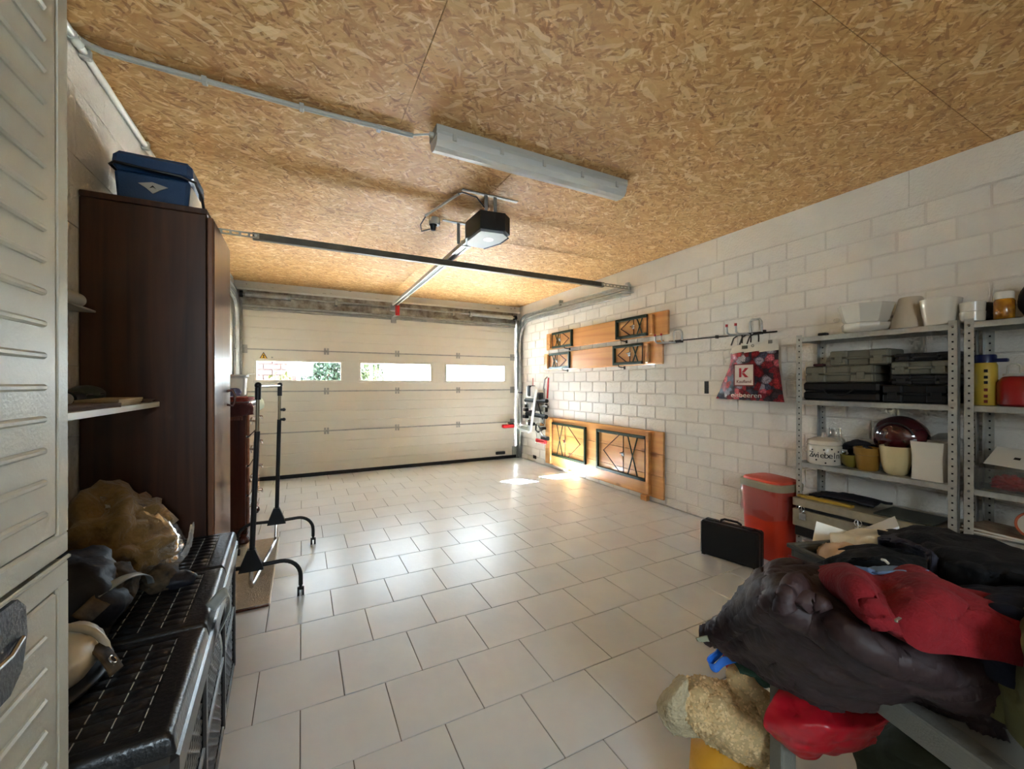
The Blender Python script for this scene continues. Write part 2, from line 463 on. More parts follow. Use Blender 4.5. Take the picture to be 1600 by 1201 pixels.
# left wall: larger smooth blocks
bm = new(); B(bm, XL - .22, XL - .006, YB - .2, 6.13, -0.1, ZC + .1); wall_left = struct(ob('wall_left', bm, M['mortar']))
for n in range(10):
    za, zb = 0.0 + n * .25, min(0.25 + n * .25, ZC + .01)
    if zb - za < .03: continue
    for k in range(-4, 13):
        ya, yb = max(YB, .02 + k * .5 + (.25 if n % 2 else 0)), min(YF, .52 + k * .5 + (.25 if n % 2 else 0))
        if yb - ya < .03: continue
        bm = new(); B(bm, XL - .09, XL + rnd.uniform(-.001, .001), ya + .001, yb - .001, za + .001, zb - .001, .0015); ob('block', bm, M['block'], wall_left)

# door wall: jambs and header with chipped paint, back wall with an added fill window
bm = new()
B(bm, XL - .2, -0.69, YF, 6.12, -0.1, ZC + .1); B(bm, 3.098, XR + .2, YF, 6.12, -0.1, ZC + .1); B(bm, -0.69, 3.098, YF, 6.12, 2.16, ZC + .1)
wall_front = struct(ob('wall_front', bm, M['plaster']))
bm = new(); B(bm, XL, XR, YF - 0.012, YF, 2.345, ZC, 0.003); ob('header_band', bm, M['chipped'], wall_front)
bm = new(); B(bm, XL, XR, YF - 0.03, YF, 2.318, 2.345, 0.004); ob('header_trim', bm, M['white'], wall_front)
for x, z, w, h in ((.555, 2.418, .034, .016), (.24, 2.357, .04, .008), (.33, 2.366, .02, .006), (2.72, 2.372, .06, .01), (2.98, 2.38, .02, .014), (3.05, 2.392, .014, .02), (1.35, 2.395, .012, .01), (-.6, 2.385, .012, .008), (-.33, 2.37, .02, .006), (.9, 2.352, .05, .004), (2.5, 2.362, .03, .006)):
    bm = new(); B(bm, x, x + w, YF - .0135, YF - .0115, z, z + h, .001); ob('paint_chip', bm, M['rusty'], wall_front)

WX0, WX1, WZ0, WZ1 = -0.5, 0.35, 1.35, 2.05      # unseen small window added behind the camera for weak fill light
bm = new()
B(bm, XL - .2, WX0, YB - .2, YB, -.1, ZC + .1); B(bm, WX1, XR + .2, YB - .2, YB, -.1, ZC + .1); B(bm, WX0, WX1, YB - .2, YB, -.1, WZ0); B(bm, WX0, WX1, YB - .2, YB, WZ1, ZC + .1)
wall_back = struct(ob('wall_back', bm, M['plaster']))
bm = new()
for a in ((WX0, WX1, WZ0, WZ0 + .06), (WX0, WX1, WZ1 - .06, WZ1), (WX0, WX0 + .06, WZ0, WZ1), (WX1 - .06, WX1, WZ0, WZ1), (-.09, -.06, WZ0, WZ1)):
    B(bm, a[0], a[1], YB - .12, YB - .06, a[2], a[3], .004)
wb = struct(ob('fill_window', bm, M['doorwhite']))
bm = new(); B(bm, WX0 + .05, WX1 - .05, YB - .095, YB - .09, WZ0 + .05, WZ1 - .05); ob('pane', bm, M['pane'], wb)
portal(((WX0 + WX1) / 2, YB - .14, (WZ0 + WZ1) / 2), (R(90), 0, 0), WX1 - WX0, WZ1 - WZ0)

# ceiling: strand boards with thin seams
bm = new(); B(bm, XL - .2, XR + .2, YB - .2, 6.13, ZC + .012, ZC + .15); ceiling = struct(ob('ceiling', bm, M['mortar']))
seams = [YB, -.51, .74, 1.99, 3.24, 4.49, YF]
for r_, (a, b_) in enumerate(zip(seams, seams[1:])):
    xs = [XL, 1.1 if r_ % 2 else .35, XR] if r_ % 2 else [XL, 0.42, 2.92, XR]
    for xa, xb in zip(xs, xs[1:]):
        bm = new(); B(bm, xa + .0008, xb - .0008, a + .001, b_ - .001, ZC, ZC + .018, .0008); ob('osb_panel', bm, M['osb'], ceiling)

# ------------------------------------------------------------------ sectional garage door
DX0, DX1, DY = -0.672, 3.046, 5.835
door = struct(thing('door_1', 'cream sectional garage door with three slit windows', 'garage door', (1.19, DY, 0)))
zs = [0.035, 0.5755, 1.0905, 1.6055, 2.135]
WIN = [(-0.487, 0.456), (0.709, 1.661), (1.904, 2.855)]
WZ = (1.232, 1.462)
for s in range(4):
    za, zb = zs[s] + .0025, zs[s + 1] - .0025
    bm = new(); nst = 4; h = (zb - za) / nst
    if s != 2:
        B(bm, DX0, DX1, DY + .005, DY + .04, za, zb, .002)
        for q in range(nst): B(bm, DX0, DX1, DY, DY + .006, za + q * h + .003, za + (q + 1) * h - .003, .002)
        pn = ob('door_section', bm, M['door'], door)
    else:
        cuts = [DX0] + [v for w in WIN for v in (w[0] - .03, w[1] + .03)] + [DX1]
        lo, hi = WZ[0] - .03, WZ[1] + .03
        B(bm, DX0, DX1, DY, DY + .04, za, lo, .002); B(bm, DX0, DX1, DY, DY + .04, hi, zb, .002)
        for q in range(0, len(cuts), 2):
            m_ = (lo + hi) / 2
            B(bm, cuts[q], cuts[q + 1], DY, DY + .008, lo, m_ - .0015, .0015); B(bm, cuts[q], cuts[q + 1], DY, DY + .008, m_ + .0015, hi, .0015); B(bm, cuts[q], cuts[q + 1], DY + .004, DY + .04, lo, hi)
        pn = ob('door_section', bm, M['door'], door)
        for (a, b_) in WIN:
            bm = new()
            B(bm, a - .034, b_ + .034, DY - .008, DY + .045, WZ[0] - .034, WZ[0], .004); B(bm, a - .034, b_ + .034, DY - .008, DY + .045, WZ[1], WZ[1] + .034, .004)
            B(bm, a - .034, a, DY - .008, DY + .045, WZ[0], WZ[1], .004); B(bm, b_, b_ + .034, DY - .008, DY + .045, WZ[0], WZ[1], .004)
            ob('window_frame', bm, M['door'], door)
            bm = new(); B(bm, a - .002, b_ + .002, DY + .018, DY + .021, WZ[0] - .002, WZ[1] + .002); ob('pane', bm, M['pane'], door)
            portal(((a + b_) / 2, DY + .055, sum(WZ) / 2), (R(90), 0, math.pi), b_ - a, WZ[1] - WZ[0])
# hinges along the three section joints, end caps, top rail, rubber seal
hb = new()
for z in zs[1:4]:
    for x in (.284, 1.186, 2.083):
        bm = new()
        for dx in (-.017, .017): B(bm, x + dx - .012, x + dx + .012, DY - .004, DY, z - .042, z + .042, .001)
        B(bm, x - .03, x + .03, DY - .007, DY - .002, z - .014, z + .014, .002); T(bm, [(x - .032, DY - .008, z), (x + .032, DY - .008, z)], .006, 8)
        ob('hinge', bm, M['galvdull'], door)
    for x in (DX0 + .05, DX1 - .05):
        bm = new(); B(bm, x - .04, x + .04, DY - .006, DY, z - .05, z + .05, .002); T(bm, [(x - .05, DY - .014, z), (x + .085 if x > 1 else x - .085, DY - .014, z)], .006, 8)
        L(bm, [(0, -.012), (.022, -.01), (.022, .01), (0, .012)], (0, 0, 0), 12)
        for v in bm.verts[-50:] if False else []: pass
        ob('roller_hinge', bm, M['galvdull'], door)
    bm = new(); B(bm, DX0 + .09, DX1 - .09, DY - .0025, DY + .002, z - .008, z + .008, .001); ob('joint_strip', bm, M['galvdull'], door)
for x in (DX0, DX1 - .022):
    bm = new(); B(bm, x, x + .022, DY - .003, DY + .041, .035, 2.13, .001); ob('end_cap', bm, M['doorwhite'], door)
bm = new(); B(bm, DX0, DX1, DY - .022, DY, 2.075, 2.105, .004); B(bm, DX0, DX1, DY - .03, DY, 2.11, 2.14, .006); ob('top_rail', bm, M['galvdull'], door)
bm = new(); PR(bm, [(DY - .004, .048), (DY + .044, .048), (DY + .046, .008), (DY + .03, 0), (DY + .006, 0), (DY - .008, .01)], 'x', DX0 - .004, DX1 + .03); ob('bottom_seal', bm, M['rubber'], door)
bm = new(); B(bm, 2.70, 2.86, DY - .03, DY - .001, .075, .12, .006); ob('lift_handle', bm, M['black'], door)
bm = new(); B(bm, DX1 - .06, DX1 + .02, DY - .02, DY - .001, .05, .19, .004); ob('bottom_bracket', bm, M['galvdull'], door)
M['yellow'] = mat('yellow_warning_film', (230, 180, 30), 0.4); M['ink'] = mat('black_ink', (18, 18, 18), 0.6)
bm = new(); PR(bm, [(-.462, 1.488), (-.37, 1.488), (-.416, 1.575)], 'y', DY - .002, DY - .0002); st = ob('warning_sticker', bm, M['ink'], door)
bm = new(); PR(bm, [(-.450, 1.495), (-.382, 1.495), (-.416, 1.56)], 'y', DY - .0026, DY - .0019); ob('sticker_face', bm, M['yellow'], st)
bm = new(); PR(bm, [(-.428, 1.503), (-.404, 1.503), (-.416, 1.528)], 'y', DY - .0032, DY - .0025); B(bm, -.424, -.408, DY - .0032, DY - .0025, 1.524, 1.54, 0); ob('sticker_pictogram', bm, M['ink'], st)
bm = new(); B(bm, -.336, -.316, DY - .002, DY, 1.5, 1.518, .001); ob('rating_plate', bm, M['galvdull'], door)

# stained steel fascia, torsion shaft and springs above the door
fa = new(); B(fa, -.69, 3.098, 5.852, YF - .001, 2.14, 2.318, .003); fas = struct(ob('trim_1', fa, M['rusty']))
sh = thing('spring_shaft', 'steel torsion shaft with coil springs above the garage door', 'spring shaft', (1.19, 5.8, 2.255))
bm = new(); T(bm, [(-.67, 5.80, 2.255), (3.07, 5.80, 2.235)], .0125, 10); ob('shaft', bm, M['galvdull'], sh, True)
for a, b_ in ((-.60, -.15), (2.28, 2.98)):
    bm = new(); n = int((b_ - a) / .0085); pts = []
    for i in range(n * 8 + 1):
        t = i / 8.0; x = a + (b_ - a) * t / n; th = 2 * math.pi * t; zc = 2.255 - .02 * (x + .67) / 3.74
        pts.append((x, 5.80 + .027 * math.cos(th), zc + .027 * math.sin(th)))
    T(bm, pts, .0042, 5); ob('spring', bm, M['galv'], sh, True)
for x in (-.64, -.14, 2.27, 3.03):
    bm = new(); zc = 2.255 - .02 * (x + .67) / 3.74
    T(bm, [(x - .016, 5.8, zc), (x + .016, 5.8, zc)], .04, 14); ob('cone', bm, M['blackmatte'] if x in (-.64, 3.03) else M['galvdull'], sh, True)
for x in (.40, 1.19, 2.0):
    bm = new(); B(bm, x - .015, x + .015, 5.775, 5.853, 2.2, 2.28, .003); ob('bearing_bracket', bm, M['galvdull'], sh)

# tracks
def track(side):
    xw = (XR - .008 if side > 0 else XL + .008); xs = xw - .052 * side
    t = thing('door_track', 'galvanised door track curving up along the ' + ('white block wall beside the benches' if side > 0 else 'wall behind the brown wardrobe'), 'door track', (xs, 5.77, 0), 'garage door tracks')
    def c_rail(pts2, nm):
        bm = new()
        for o1, o2, th in ((-.026, -.026, 0),):
            pass
        # channel: outer plate and two lips swept along the path in the y-z plane
        P_ = [Vector((0, a, b)) for a, b in pts2]
        for dn0, dn1, w0, w1 in ((-.026, -.0235, .0, .032), (.0235, .026, .0, .032), (-.026, .026, .0, .0025), (-.026, -.017, .030, .0325), (.017, .026, .030, .0325)):
            ring = []
            for i, p in enumerate(P_):
                tt = (P_[min(i + 1, len(P_) - 1)] - P_[max(i - 1, 0)]).normalized(); nn = Vector((0, tt.z, -tt.y))
                q = []
                for dn, w in ((dn0, w0), (dn1, w0), (dn1, w1), (dn0, w1)):
                    q.append(bm.verts.new(p + nn * dn + Vector((xs + side * .026 - side * w, 0, 0))))
                ring.append(q)
            fs = []
            for a, b in zip(ring, ring[1:]):
                for k in range(4): fs.append(bm.faces.new((a[k], a[(k + 1) % 4], b[(k + 1) % 4], b[k])))
            fs.append(bm.faces.new(ring[0])); fs.append(bm.faces.new(ring[-1])); bmesh.ops.recalc_face_normals(bm, faces=fs)
        ob(nm, bm, M['galv'], t)
    rr = .33
    lo = [(5.775, .02), (5.775, 1.0), (5.775, 1.84)] + [(5.775 - rr + rr * math.cos(a), 1.84 + rr * math.sin(a)) for a in [R(90) * i / 9 for i in range(1, 10)]] + [(4.6, 2.165), (3.3, 2.15)]
    hi = [(5.775 - .0, 1.99)] + [(5.775 - .24 + .24 * math.cos(a), 2.0 + .24 * math.sin(a)) for a in [R(90) * i / 7 for i in range(1, 8)]] + [(4.6, 2.235), (3.3, 2.218)]
    c_rail(lo, 'lower_rail'); c_rail(hi, 'upper_rail')
    bm = new(); B(bm, xs - .03, xs + .03, 5.80, 5.874, .0, 2.2, .002) if side < 0 else B(bm, 3.062, 3.105, 5.80, 5.874, 0, 2.2, .002); ob('angle_post', bm, M['galvdull'], t)
    for y in (4.62,):
        bm = new(); B(bm, min(xw, xs), max(xw, xs), y - .015, y + .015, 2.24, 2.31, .002); ob('bracket', bm, M['galvdull'], t)
    return t
track(1); track(-1)
# hanger bar across the room, with slotted ends
hb = thing('track_hanger_bar', 'dark steel bar crossing the room under the strand board ceiling', 'bar', (1.2, 3.31, 2.2))
bm = new()
x0, x1, z0, z1 = XL + .05, XR - .04, 2.2, 2.19
B(bm, -.30, 2.76, 3.305, 3.309, 2.178, 2.224, .001); B(bm, -.30, 2.76, 3.309, 3.345, 2.220, 2.224, .001); B(bm, -.30, 2.76, 3.309, 3.345, 2.178, 2.182, .001); ob('channel', bm, mat('dark_aged_steel', (104, 98, 86), .5, metal=.4, var=.15, vscale=10), hb)
for xa, xb in ((XL + .03, -.26), (2.72, XR - .03)):
    bm = new(); B(bm, xa, xb, 3.300, 3.303, 2.182, 2.192, .0008); B(bm, xa, xb, 3.300, 3.303, 2.207, 2.217, .0008)
    n = 8
    for i in range(n + 1): x = xa + (xb - xa - .014) * i / n; B(bm, x, x + .014, 3.3, 3.303, 2.19, 2.209, .0005)
    ob('slotted_strap', bm, M['galvdull'], hb)
bm = new(); B(bm, 3.02, 3.14, 3.28, 3.36, 2.155, 2.16, .001); B(bm, 3.07, 3.10, 3.30, 3.34, 2.16, 2.26, .001); ob('wall_bracket', bm, M['galv'], hb)
for x in (-.28, 2.74):
    bm = new(); T(bm, [(x, 3.29, 2.2), (x, 3.30, 2.2)], .009, 6); ob('bolt', bm, M['galv'], hb)

# door opener with its rail
op = thing('door_opener', 'black garage door opener on the ceiling with a long steel rail', 'door opener', (1.13, 2.65, 2.15))
bm = new(); PR(bm, [(1.03, 2.46), (1.20, 2.44), (1.265, 2.50), (1.265, 2.64), (1.20, 2.80), (1.06, 2.80), (1.02, 2.70)], 'z', 2.20, 2.315)
ob('housing', bm, M['black'], op, bevel=0)
bm = new(); PR(bm, [(1.04, 2.475), (1.195, 2.457), (1.252, 2.51), (1.252, 2.635), (1.193, 2.79), (1.068, 2.79), (1.034, 2.70)], 'z', 2.183, 2.2005); cv = ob('lamp_cover', bm, mat('grey_opener_cover', (150, 152, 154), .5), op)
bm = new(); T(bm, [(1.15, 2.60, 2.1815), (1.15, 2.60, 2.184)], .035, 20); ob('lens', bm, M['diffuser'], cv)
bm = new(); T(bm, [(1.262, 2.52, 2.186), (1.262, 2.64, 2.186), (1.20, 2.795, 2.186)], .006, 8); ob('dark_trim', bm, M['black'], cv)
bm = new(); B(bm, 1.075, 1.081, 2.78, 5.66, 2.230, 2.262, .001); B(bm, 1.135, 1.141, 2.78, 5.66, 2.230, 2.262, .001); B(bm, 1.075, 1.141, 2.78, 5.66, 2.259, 2.262, .001)
B(bm, 1.075, 1.09, 2.78, 5.66, 2.228, 2.231, .0008); B(bm, 1.126, 1.141, 2.78, 5.66, 2.228, 2.231, .0008); rl = ob('rail', bm, M['galv'], op)
bm = new(); B(bm, 1.094, 1.122, 2.8, 5.64, 2.232, 2.240, .001); ob('belt', bm, M['black'], op)
bm = new(); B(bm, 1.07, 1.146, 2.92, 2.935, 2.224, 2.266, .001); ob('rail_clamp', bm, M['galv'], op)
for y, w in ((2.47, .2), (3.0, .16)):
    bm = new(); B(bm, 1.108 - w, 1.108 + w, y - .014, y + .014, ZC - .006, ZC - .001, .001)
    for dx in (-.033, .033): B(bm, 1.108 + dx - .012, 1.108 + dx + .012, y - .002, y + .002, 2.262 if y > 2.8 else 2.31, ZC - .004, .0005)
    ob('ceiling_bracket', bm, M['galvdull'], op)
bm = new(); B(bm, 1.06, 1.156, 5.60, 5.72, 2.17, 2.25, .004); ob('rail_end_bracket', bm, M['galvdull'], op)
bm = new(); B(bm, 1.112, 1.165, 5.56, 5.60, 2.10, 2.235, .004); B(bm, 1.12, 1.157, 5.53, 5.56, 2.13, 2.225, .004); ob('release_carriage', bm, M['red'], op)
bm = new(); B(bm, 1.12, 1.15, 5.60, DY, 2.105, 2.125, .002); B(bm, 1.10, 1.17, DY - .03, DY, 2.03, 2.12, .003); ob('door_arm', bm, M['galvdull'], op)
# power lead in a thin conduit, socket
bm = new(); T(bm, [(.90, 2.50, 2.405), (.80, 2.93, 2.405)], .009, 8); ob('lead_conduit', bm, M['greyplastic'], op, True)
bm = new(); T(bm, [(.90, 2.5, 2.405), (.90, 2.44, 2.39), (.98, 2.40, 2.36), (1.05, 2.44, 2.325)], .004, 6); ob('power_lead', bm, M['black'], op, True)
bm = new(); T(bm, [(.80, 2.93, 2.40), (.78, 3.0, 2.36), (.80, 3.05, 2.33), (.86, 3.03, 2.35)], .004, 6); ob('plug_lead', bm, M['black'], op, True)
bm = new(); L(bm, [(0, .0), (.038, .0), (.042, .012), (.04, .05), (0, .05)], (.885, 3.0, ZC - .051), 20); sk = ob('socket', bm, M['greyplastic'], op, True)
bm = new(); L(bm, [(0, -.045), (.018, -.04), (.022, -.012), (.03, 0), (0, 0)], (.875, 3.0, ZC - .051), 16); ob('plug', bm, M['black'], sk, True)

# strip lamp
lp = thing('strip_lamp', 'long white fluorescent strip lamp fixed under the ceiling', 'ceiling lamp', (1.16, 1.96, ZC))
LA, LB = .572, 1.765
lz = ZC
bm = new(); PR(bm, [(1.90, lz - .001), (2.02, lz - .001), (2.022, lz - .03), (2.014, lz - .042), (1.906, lz - .042), (1.898, lz - .03)], 'x', LA, LB); ob('housing', bm, M['greyplastic'], lp)
M['cover'] = clear_mat('clear_lamp_cover', (250, 250, 246), .08, .12, .6, (246, 245, 240))
bm = new(); PR(bm, [(1.903, lz - .042), (2.017, lz - .042), (2.014, lz - .07), (1.995, lz - .092), (1.96, lz - .098), (1.925, lz - .092), (1.906, lz - .07)], 'x', LA + .004, LB - .004); ob('cover', bm, M['cover'], lp)
bm = new(); B(bm, LA + .02, LB - .02, 1.92, 2.0, lz - .05, lz - .043, .002); ob('reflector', bm, M['diffuser'], lp)
bm = new(); T(bm, [(LA + .04, 1.96, lz - .068), (LB - .04, 1.96, lz - .068)], .013, 14); ob('tube', bm, M['diffuser'], lp, True)
for x in (LA + .03, LB - .045):
    bm = new(); B(bm, x, x + .016, 1.94, 1.98, lz - .09, lz - .05, .003); ob('lamp_holder', bm, M['white'], lp)
for i in range(5):
    x = LA + .08 + i * .255
    for y in (1.893, 2.016):
        bm = new(); B(bm, x, x + .02, y, y + .011, lz - .062, lz - .028, .002); ob('clip', bm, M['greyplastic'], lp)
bm = new(); T(bm, [(LA - .018, 1.96, lz - .025), (LA + .002, 1.96, lz - .025)], .012, 10); ob('cable_gland', bm, M['greyplastic'], lp)

# conduits
cd = thing('lamp_conduit', 'grey plastic conduit running across the ceiling to the strip lamp', 'conduit', (-.1, 2.03, 2.41))
bm = new(); T(bm, [(-.66, 2.04, 2.413), (0, 2.05, 2.413), (.49, 2.03, 2.413)], .011, 10); ob('pipe', bm, M['greyplastic'], cd, True)
bm = new(); T(bm, [(.48, 2.03, 2.413), (.52, 1.99, 2.405), (.562, 1.96, 2.402)], .005, 8); ob('cable', bm, M['greyplastic'], cd, True)
bm = new(); T(bm, [(-.65, 2.04, 2.413), (-.685, 2.02, 2.41), (-.70, 1.98, 2.40)], .0115, 10); ob('elbow', bm, M['greyplastic'], cd, True)
for x in (-.35, .0, .33):
    bm = new(); B(bm, x - .01, x + .01, 2.03, 2.064, 2.40, 2.4255, .003); ob('clip', bm, M['greyplastic'], cd)
cd2 = thing('wall_conduit', 'white plastic conduit along the top of the wall above the wardrobe', 'conduit', (XL + .015, 3, 2.39))
bm = new(); T(bm, [(XL + .016, 1.2, 2.392), (XL + .016, 5.6, 2.392)], .013, 10); ob('pipe', bm, M['white'], cd2, True)
for y in (1.72, 2.05, 2.7, 3.4):
    bm = new(); B(bm, XL, XL + .034, y - .012, y + .012, 2.372, 2.412, .004); ob('clip', bm, M['greyplastic'], cd2)
bm = new(); T(bm, [(XL + .016, 1.95, 2.392), (XL + .016, 2.0, 2.392)], .017, 12); ob('joint_sleeve', bm, M['greyplastic'], cd2, True)

# ------------------------------------------------------------------ outside the door
gm = mat('pale_driveway_paving', (190, 186, 178), 0.85, var=.06); 
bm = new(); B(bm, -30, 30, 6.12, 60, -.14, -.02); tag(ob('driveway', bm, gm), 'pale paved driveway outside the garage door', 'driveway', kind='structure')
hs = thing('brick_house', 'red brick house seen through the door window above the clothes rack', 'house', (-3, 7.3, 0))
M['brick'] = mat('red_brick', (84, 54, 52), .85, var=.12, rand=.1); M['brickmortar'] = mat('pale_brick_mortar', (88, 80, 76), .9)
bm = new(); B(bm, -6, -.07, 7.32, 8.4, -.1, 4.0); ob('wall', bm, M['brickmortar'], hs)
br = new(); B(br, 0, .215, 0, .05, 0, .07, .003); bme = bpy.data.meshes.new('brick'); br.to_mesh(bme); br.free(); bme.materials.append(M['brick'])
br = new(); B(br, 0, .10, 0, .05, 0, .07, .003); bmh = bpy.data.meshes.new('half_brick'); br.to_mesh(bmh); br.free(); bmh.materials.append(M['brick'])
for r_ in range(12):
    for k in range(6):
        x = -.288 - .228 * k + (-.113 if r_ % 2 else 0)
        if k == 0 and r_ % 2: inst(bmh, 'brick', Vector((-.173, 7.30, .9 + r_ * .085)) - OFF[hs.name], hs)
        inst(bme, 'brick', Vector((x, 7.30, .9 + r_ * .085)) - OFF[hs.name], hs)
bm = new(); B(bm, -6, -.075, 7.305, 7.33, 0, .895); ob('brickwork_base', bm, M['brick'], hs)
bm = new(); B(bm, -6, -.075, 7.305, 7.33, 1.92, 3.96); ob('brickwork_upper', bm, M['brick'], hs)
bm = new(); T(bm, [(-.05, 7.27, 0), (-.05, 7.27, 3.9)], .03, 12); ob('downpipe', bm, M['white'], hs, True)
bm = new(); B(bm, -6.1, .0, 7.25, 8.45, 4.0, 4.12, .01); ob('roof', bm, mat('grey_roof_edge', (120, 116, 110), .8), hs)

def leaves(bm, c, rad, n, size, seed):
    r = random.Random(seed)
    for _ in range(n):
        while True:
            p = Vector((r.uniform(-1, 1), r.uniform(-1, 1), r.uniform(-1, 1)))
            if .35 < p.length < 1: break
        p = Vector((c[0] + p.x * rad[0], c[1] + p.y * rad[1], c[2] + p.z * rad[2]))
        if p.z < .03: continue
        q = Matrix.Rotation(r.uniform(0, 6.28), 3, 'Z') @ Matrix.Rotation(r.uniform(-1.2, 1.2), 3, 'X')
        s = size * r.uniform(.6, 1.3)
        vs = [bm.verts.new(p + q @ Vector(v)) for v in ((0, -s, 0), (s * .45, 0, s * .1), (0, s, 0), (-s * .45, 0, s * .1))]
        bm.faces.new(vs)
def shrub(name, label, c, rad, n, size, seed, col):
    t = thing(name, label, 'shrub', (c[0], c[1], -.02), 'shrubs outside the garage door')
    bm = new(); leaves(bm, c, rad, n, size, seed); f = ob('foliage', bm, mat(name + '_leaf', col, .6, var=.25, vscale=3), t); f['kind'] = 'stuff'
    bm = new()
    for k in range(5):
        a = k * 1.26; T(bm, [(c[0] + .04 * math.cos(a), c[1] + .04 * math.sin(a), -.02), (c[0] + rad[0] * .3 * math.cos(a), c[1] + rad[1] * .3 * math.sin(a), c[2]), (c[0] + rad[0] * .5 * math.cos(a + .4), c[1] + rad[1] * .5 * math.sin(a), c[2] + rad[2] * .6)], [.02, .013, .006], 6)
    ob('stems', bm, mat(name + '_stem', (90, 70, 50), .8), t)
shrub('yellow_shrub', 'yellow-green shrub growing in front of the brick house', (-.28, 6.9, .70), (.32, .22, .66), 900, .05, 3, (70, 74, 26))
shrub('hedge_shrub', 'blue-green hedge shrub right of the brick house downpipe', (.40, 10.4, 1.1), (.72, .5, 1.15), 6000, .07, 5, (36, 54, 40))
shrub('garden_shrub', 'light green shrub seen at the edge of the middle door window', (1.36, 9.6, 1.05), (.34, .45, 1.05), 2600, .06, 8, (54, 66, 32))
tr_ = thing('sun_screen_tree', 'slim tree added outside to shade the right door window', 'tree', (1.25, 8.75, -.02))
bm = new(); T(bm, [(1.27, 8.75, -.02), (1.25, 8.7, 1.6), (1.2, 8.6, 2.8), (1.15, 8.5, 3.6)], [.035, .03, .024, .012], 10); ob('trunk', bm, mat('tree_bark', (60, 50, 42), .9, var=.2), tr_, True)
bm = new(); leaves(bm, (1.17, 8.45, 3.68), (.37, .36, .62), 5200, .055, 21); f_ = ob('crown', bm, mat('tree_leaf', (54, 66, 36), .6, var=.25, vscale=3), tr_); f_['kind'] = 'stuff'  # crown added above view to block sun through the right door window
wh = thing('white_garden_wall', 'white rendered garden wall far across the driveway', 'wall', (6, 16, 0))
bm = new(); B(bm, 2.3, 22, 16, 16.3, -.05, 1.55, .01); ob('render', bm, M['white'], wh)
for i in range(30):
    bm = new(); x = 2.5 + i * .42; B(bm, x, x + .2, 15.97, 16.0, 1.28 + .012 * i * .5, 1.34 + .012 * i * .5, .004); ob('vent_block', bm, M['greyplastic'], wh)

# ================================================================== left side of the room
M['cabgrey'] = mat('pale_grey_moulded_plastic', (204, 203, 190), .42, var=.03, bump=.08, bscale=220)
M['cabdark'] = mat('dark_grey_latch_plastic', (70, 74, 80), .4, bump=.2, bscale=200)
M['walnut'] = wood('dark_walnut_veneer', (84, 50, 32), (54, 30, 18), .42, 'Z', 1.0, .15)
M['walnutsheen'] = wood('walnut_door_sheen', (142, 98, 72), (118, 78, 56), .3, 'Z', 1.0, .3)  # front's sheen put into the colour, paler than the side walnut
M['mahogany'] = wood('polished_mahogany', (96, 42, 26), (58, 24, 15), .25, 'Z', .8, .5)
M['rattan'] = mat('black_glossy_rattan_plastic', (34, 34, 36), .26, spec=.7)
M['vinyl'] = mat('black_vinyl_cushion', (20, 20, 22), .3, spec=.6, bump=.12, bscale=120)
M['thread'] = mat('pale_stitching_thread', (190, 186, 176), .6)
M['strap'] = mat('pale_grey_webbing', (150, 152, 148), .35)
M['chrome'] = M['silver']

# ---- moulded cabinet
CX = -.317
cb = thing('storage_cabinet', 'pale grey moulded plastic cabinet with ribbed doors at the picture edge', 'cabinet', (-.52, .5, 0))
bm = new(); B(bm, XL + .015, CX - .022, .16, .868, 0, 1.93, .008); ob('body', bm, M['cabgrey'], cb)
def cab_door(z0, z1, rz0, rz1, y0, y1, first):
    yc0, yc1 = y0 + .028, y1 - .032
    bm = new()
    B(bm, CX - .022, CX, y0, y1, z0, rz0, .004); B(bm, CX - .022, CX, y0, y1, rz1, z1, .004)
    B(bm, CX - .022, CX, y0, yc0, rz0 - .004, rz1 + .004, .003); B(bm, CX - .022, CX, yc1, y1, rz0 - .004, rz1 + .004, .003)
    d = ob('door', bm, M['cabgrey'], cb)
    bm = new(); B(bm, CX - .021, CX - .0005, yc0 + .002, yc1 - .002, rz0 + .002, rz1 - .002, .003); ob('inset_panel', bm, M['cabgrey'], d)
    z = first
    while z < rz1 - .02:
        bm = new(); a, b_ = yc0 + .03, yc1 - .028
        T(bm, [(CX - .006, a, z), (CX + .0005, a + .012, z), (CX + .001, (a + b_) / 2, z), (CX + .0005, b_ - .012, z), (CX - .006, b_, z)], [.003, .005, .0052, .005, .003], 8)
        ob('rib', bm, M['cabgrey'], d, True); z += .0437
    return d
for ya, yb in ((.165, .513), (.517, .866)):
    cab_door(.93, 1.92, .965, 1.885, ya, yb, 1.006)
    d = cab_door(.05, .922, .085, .885, ya, yb, .135)
bm = new(); T(bm, [(CX + .001, .58, .925), (CX + .001, .862, .925)], .003, 6); ob('seam_bead', bm, M['cabgrey'], cb)
bm = new()
PR(bm, [(.50, .921), (.725, .921), (.742, .905), (.745, .87), (.735, .83), (.71, .812), (.50, .812)], 'x', CX - .002, CX + .006); lt = ob('latch', bm, M['cabdark'], cb)
bm = new(); T(bm, [(CX + .009, .52, .862), (CX + .011, .70, .864), (CX + .009, .728, .872)], .0028, 6); ob('latch_line', bm, M['silver'], lt, True)

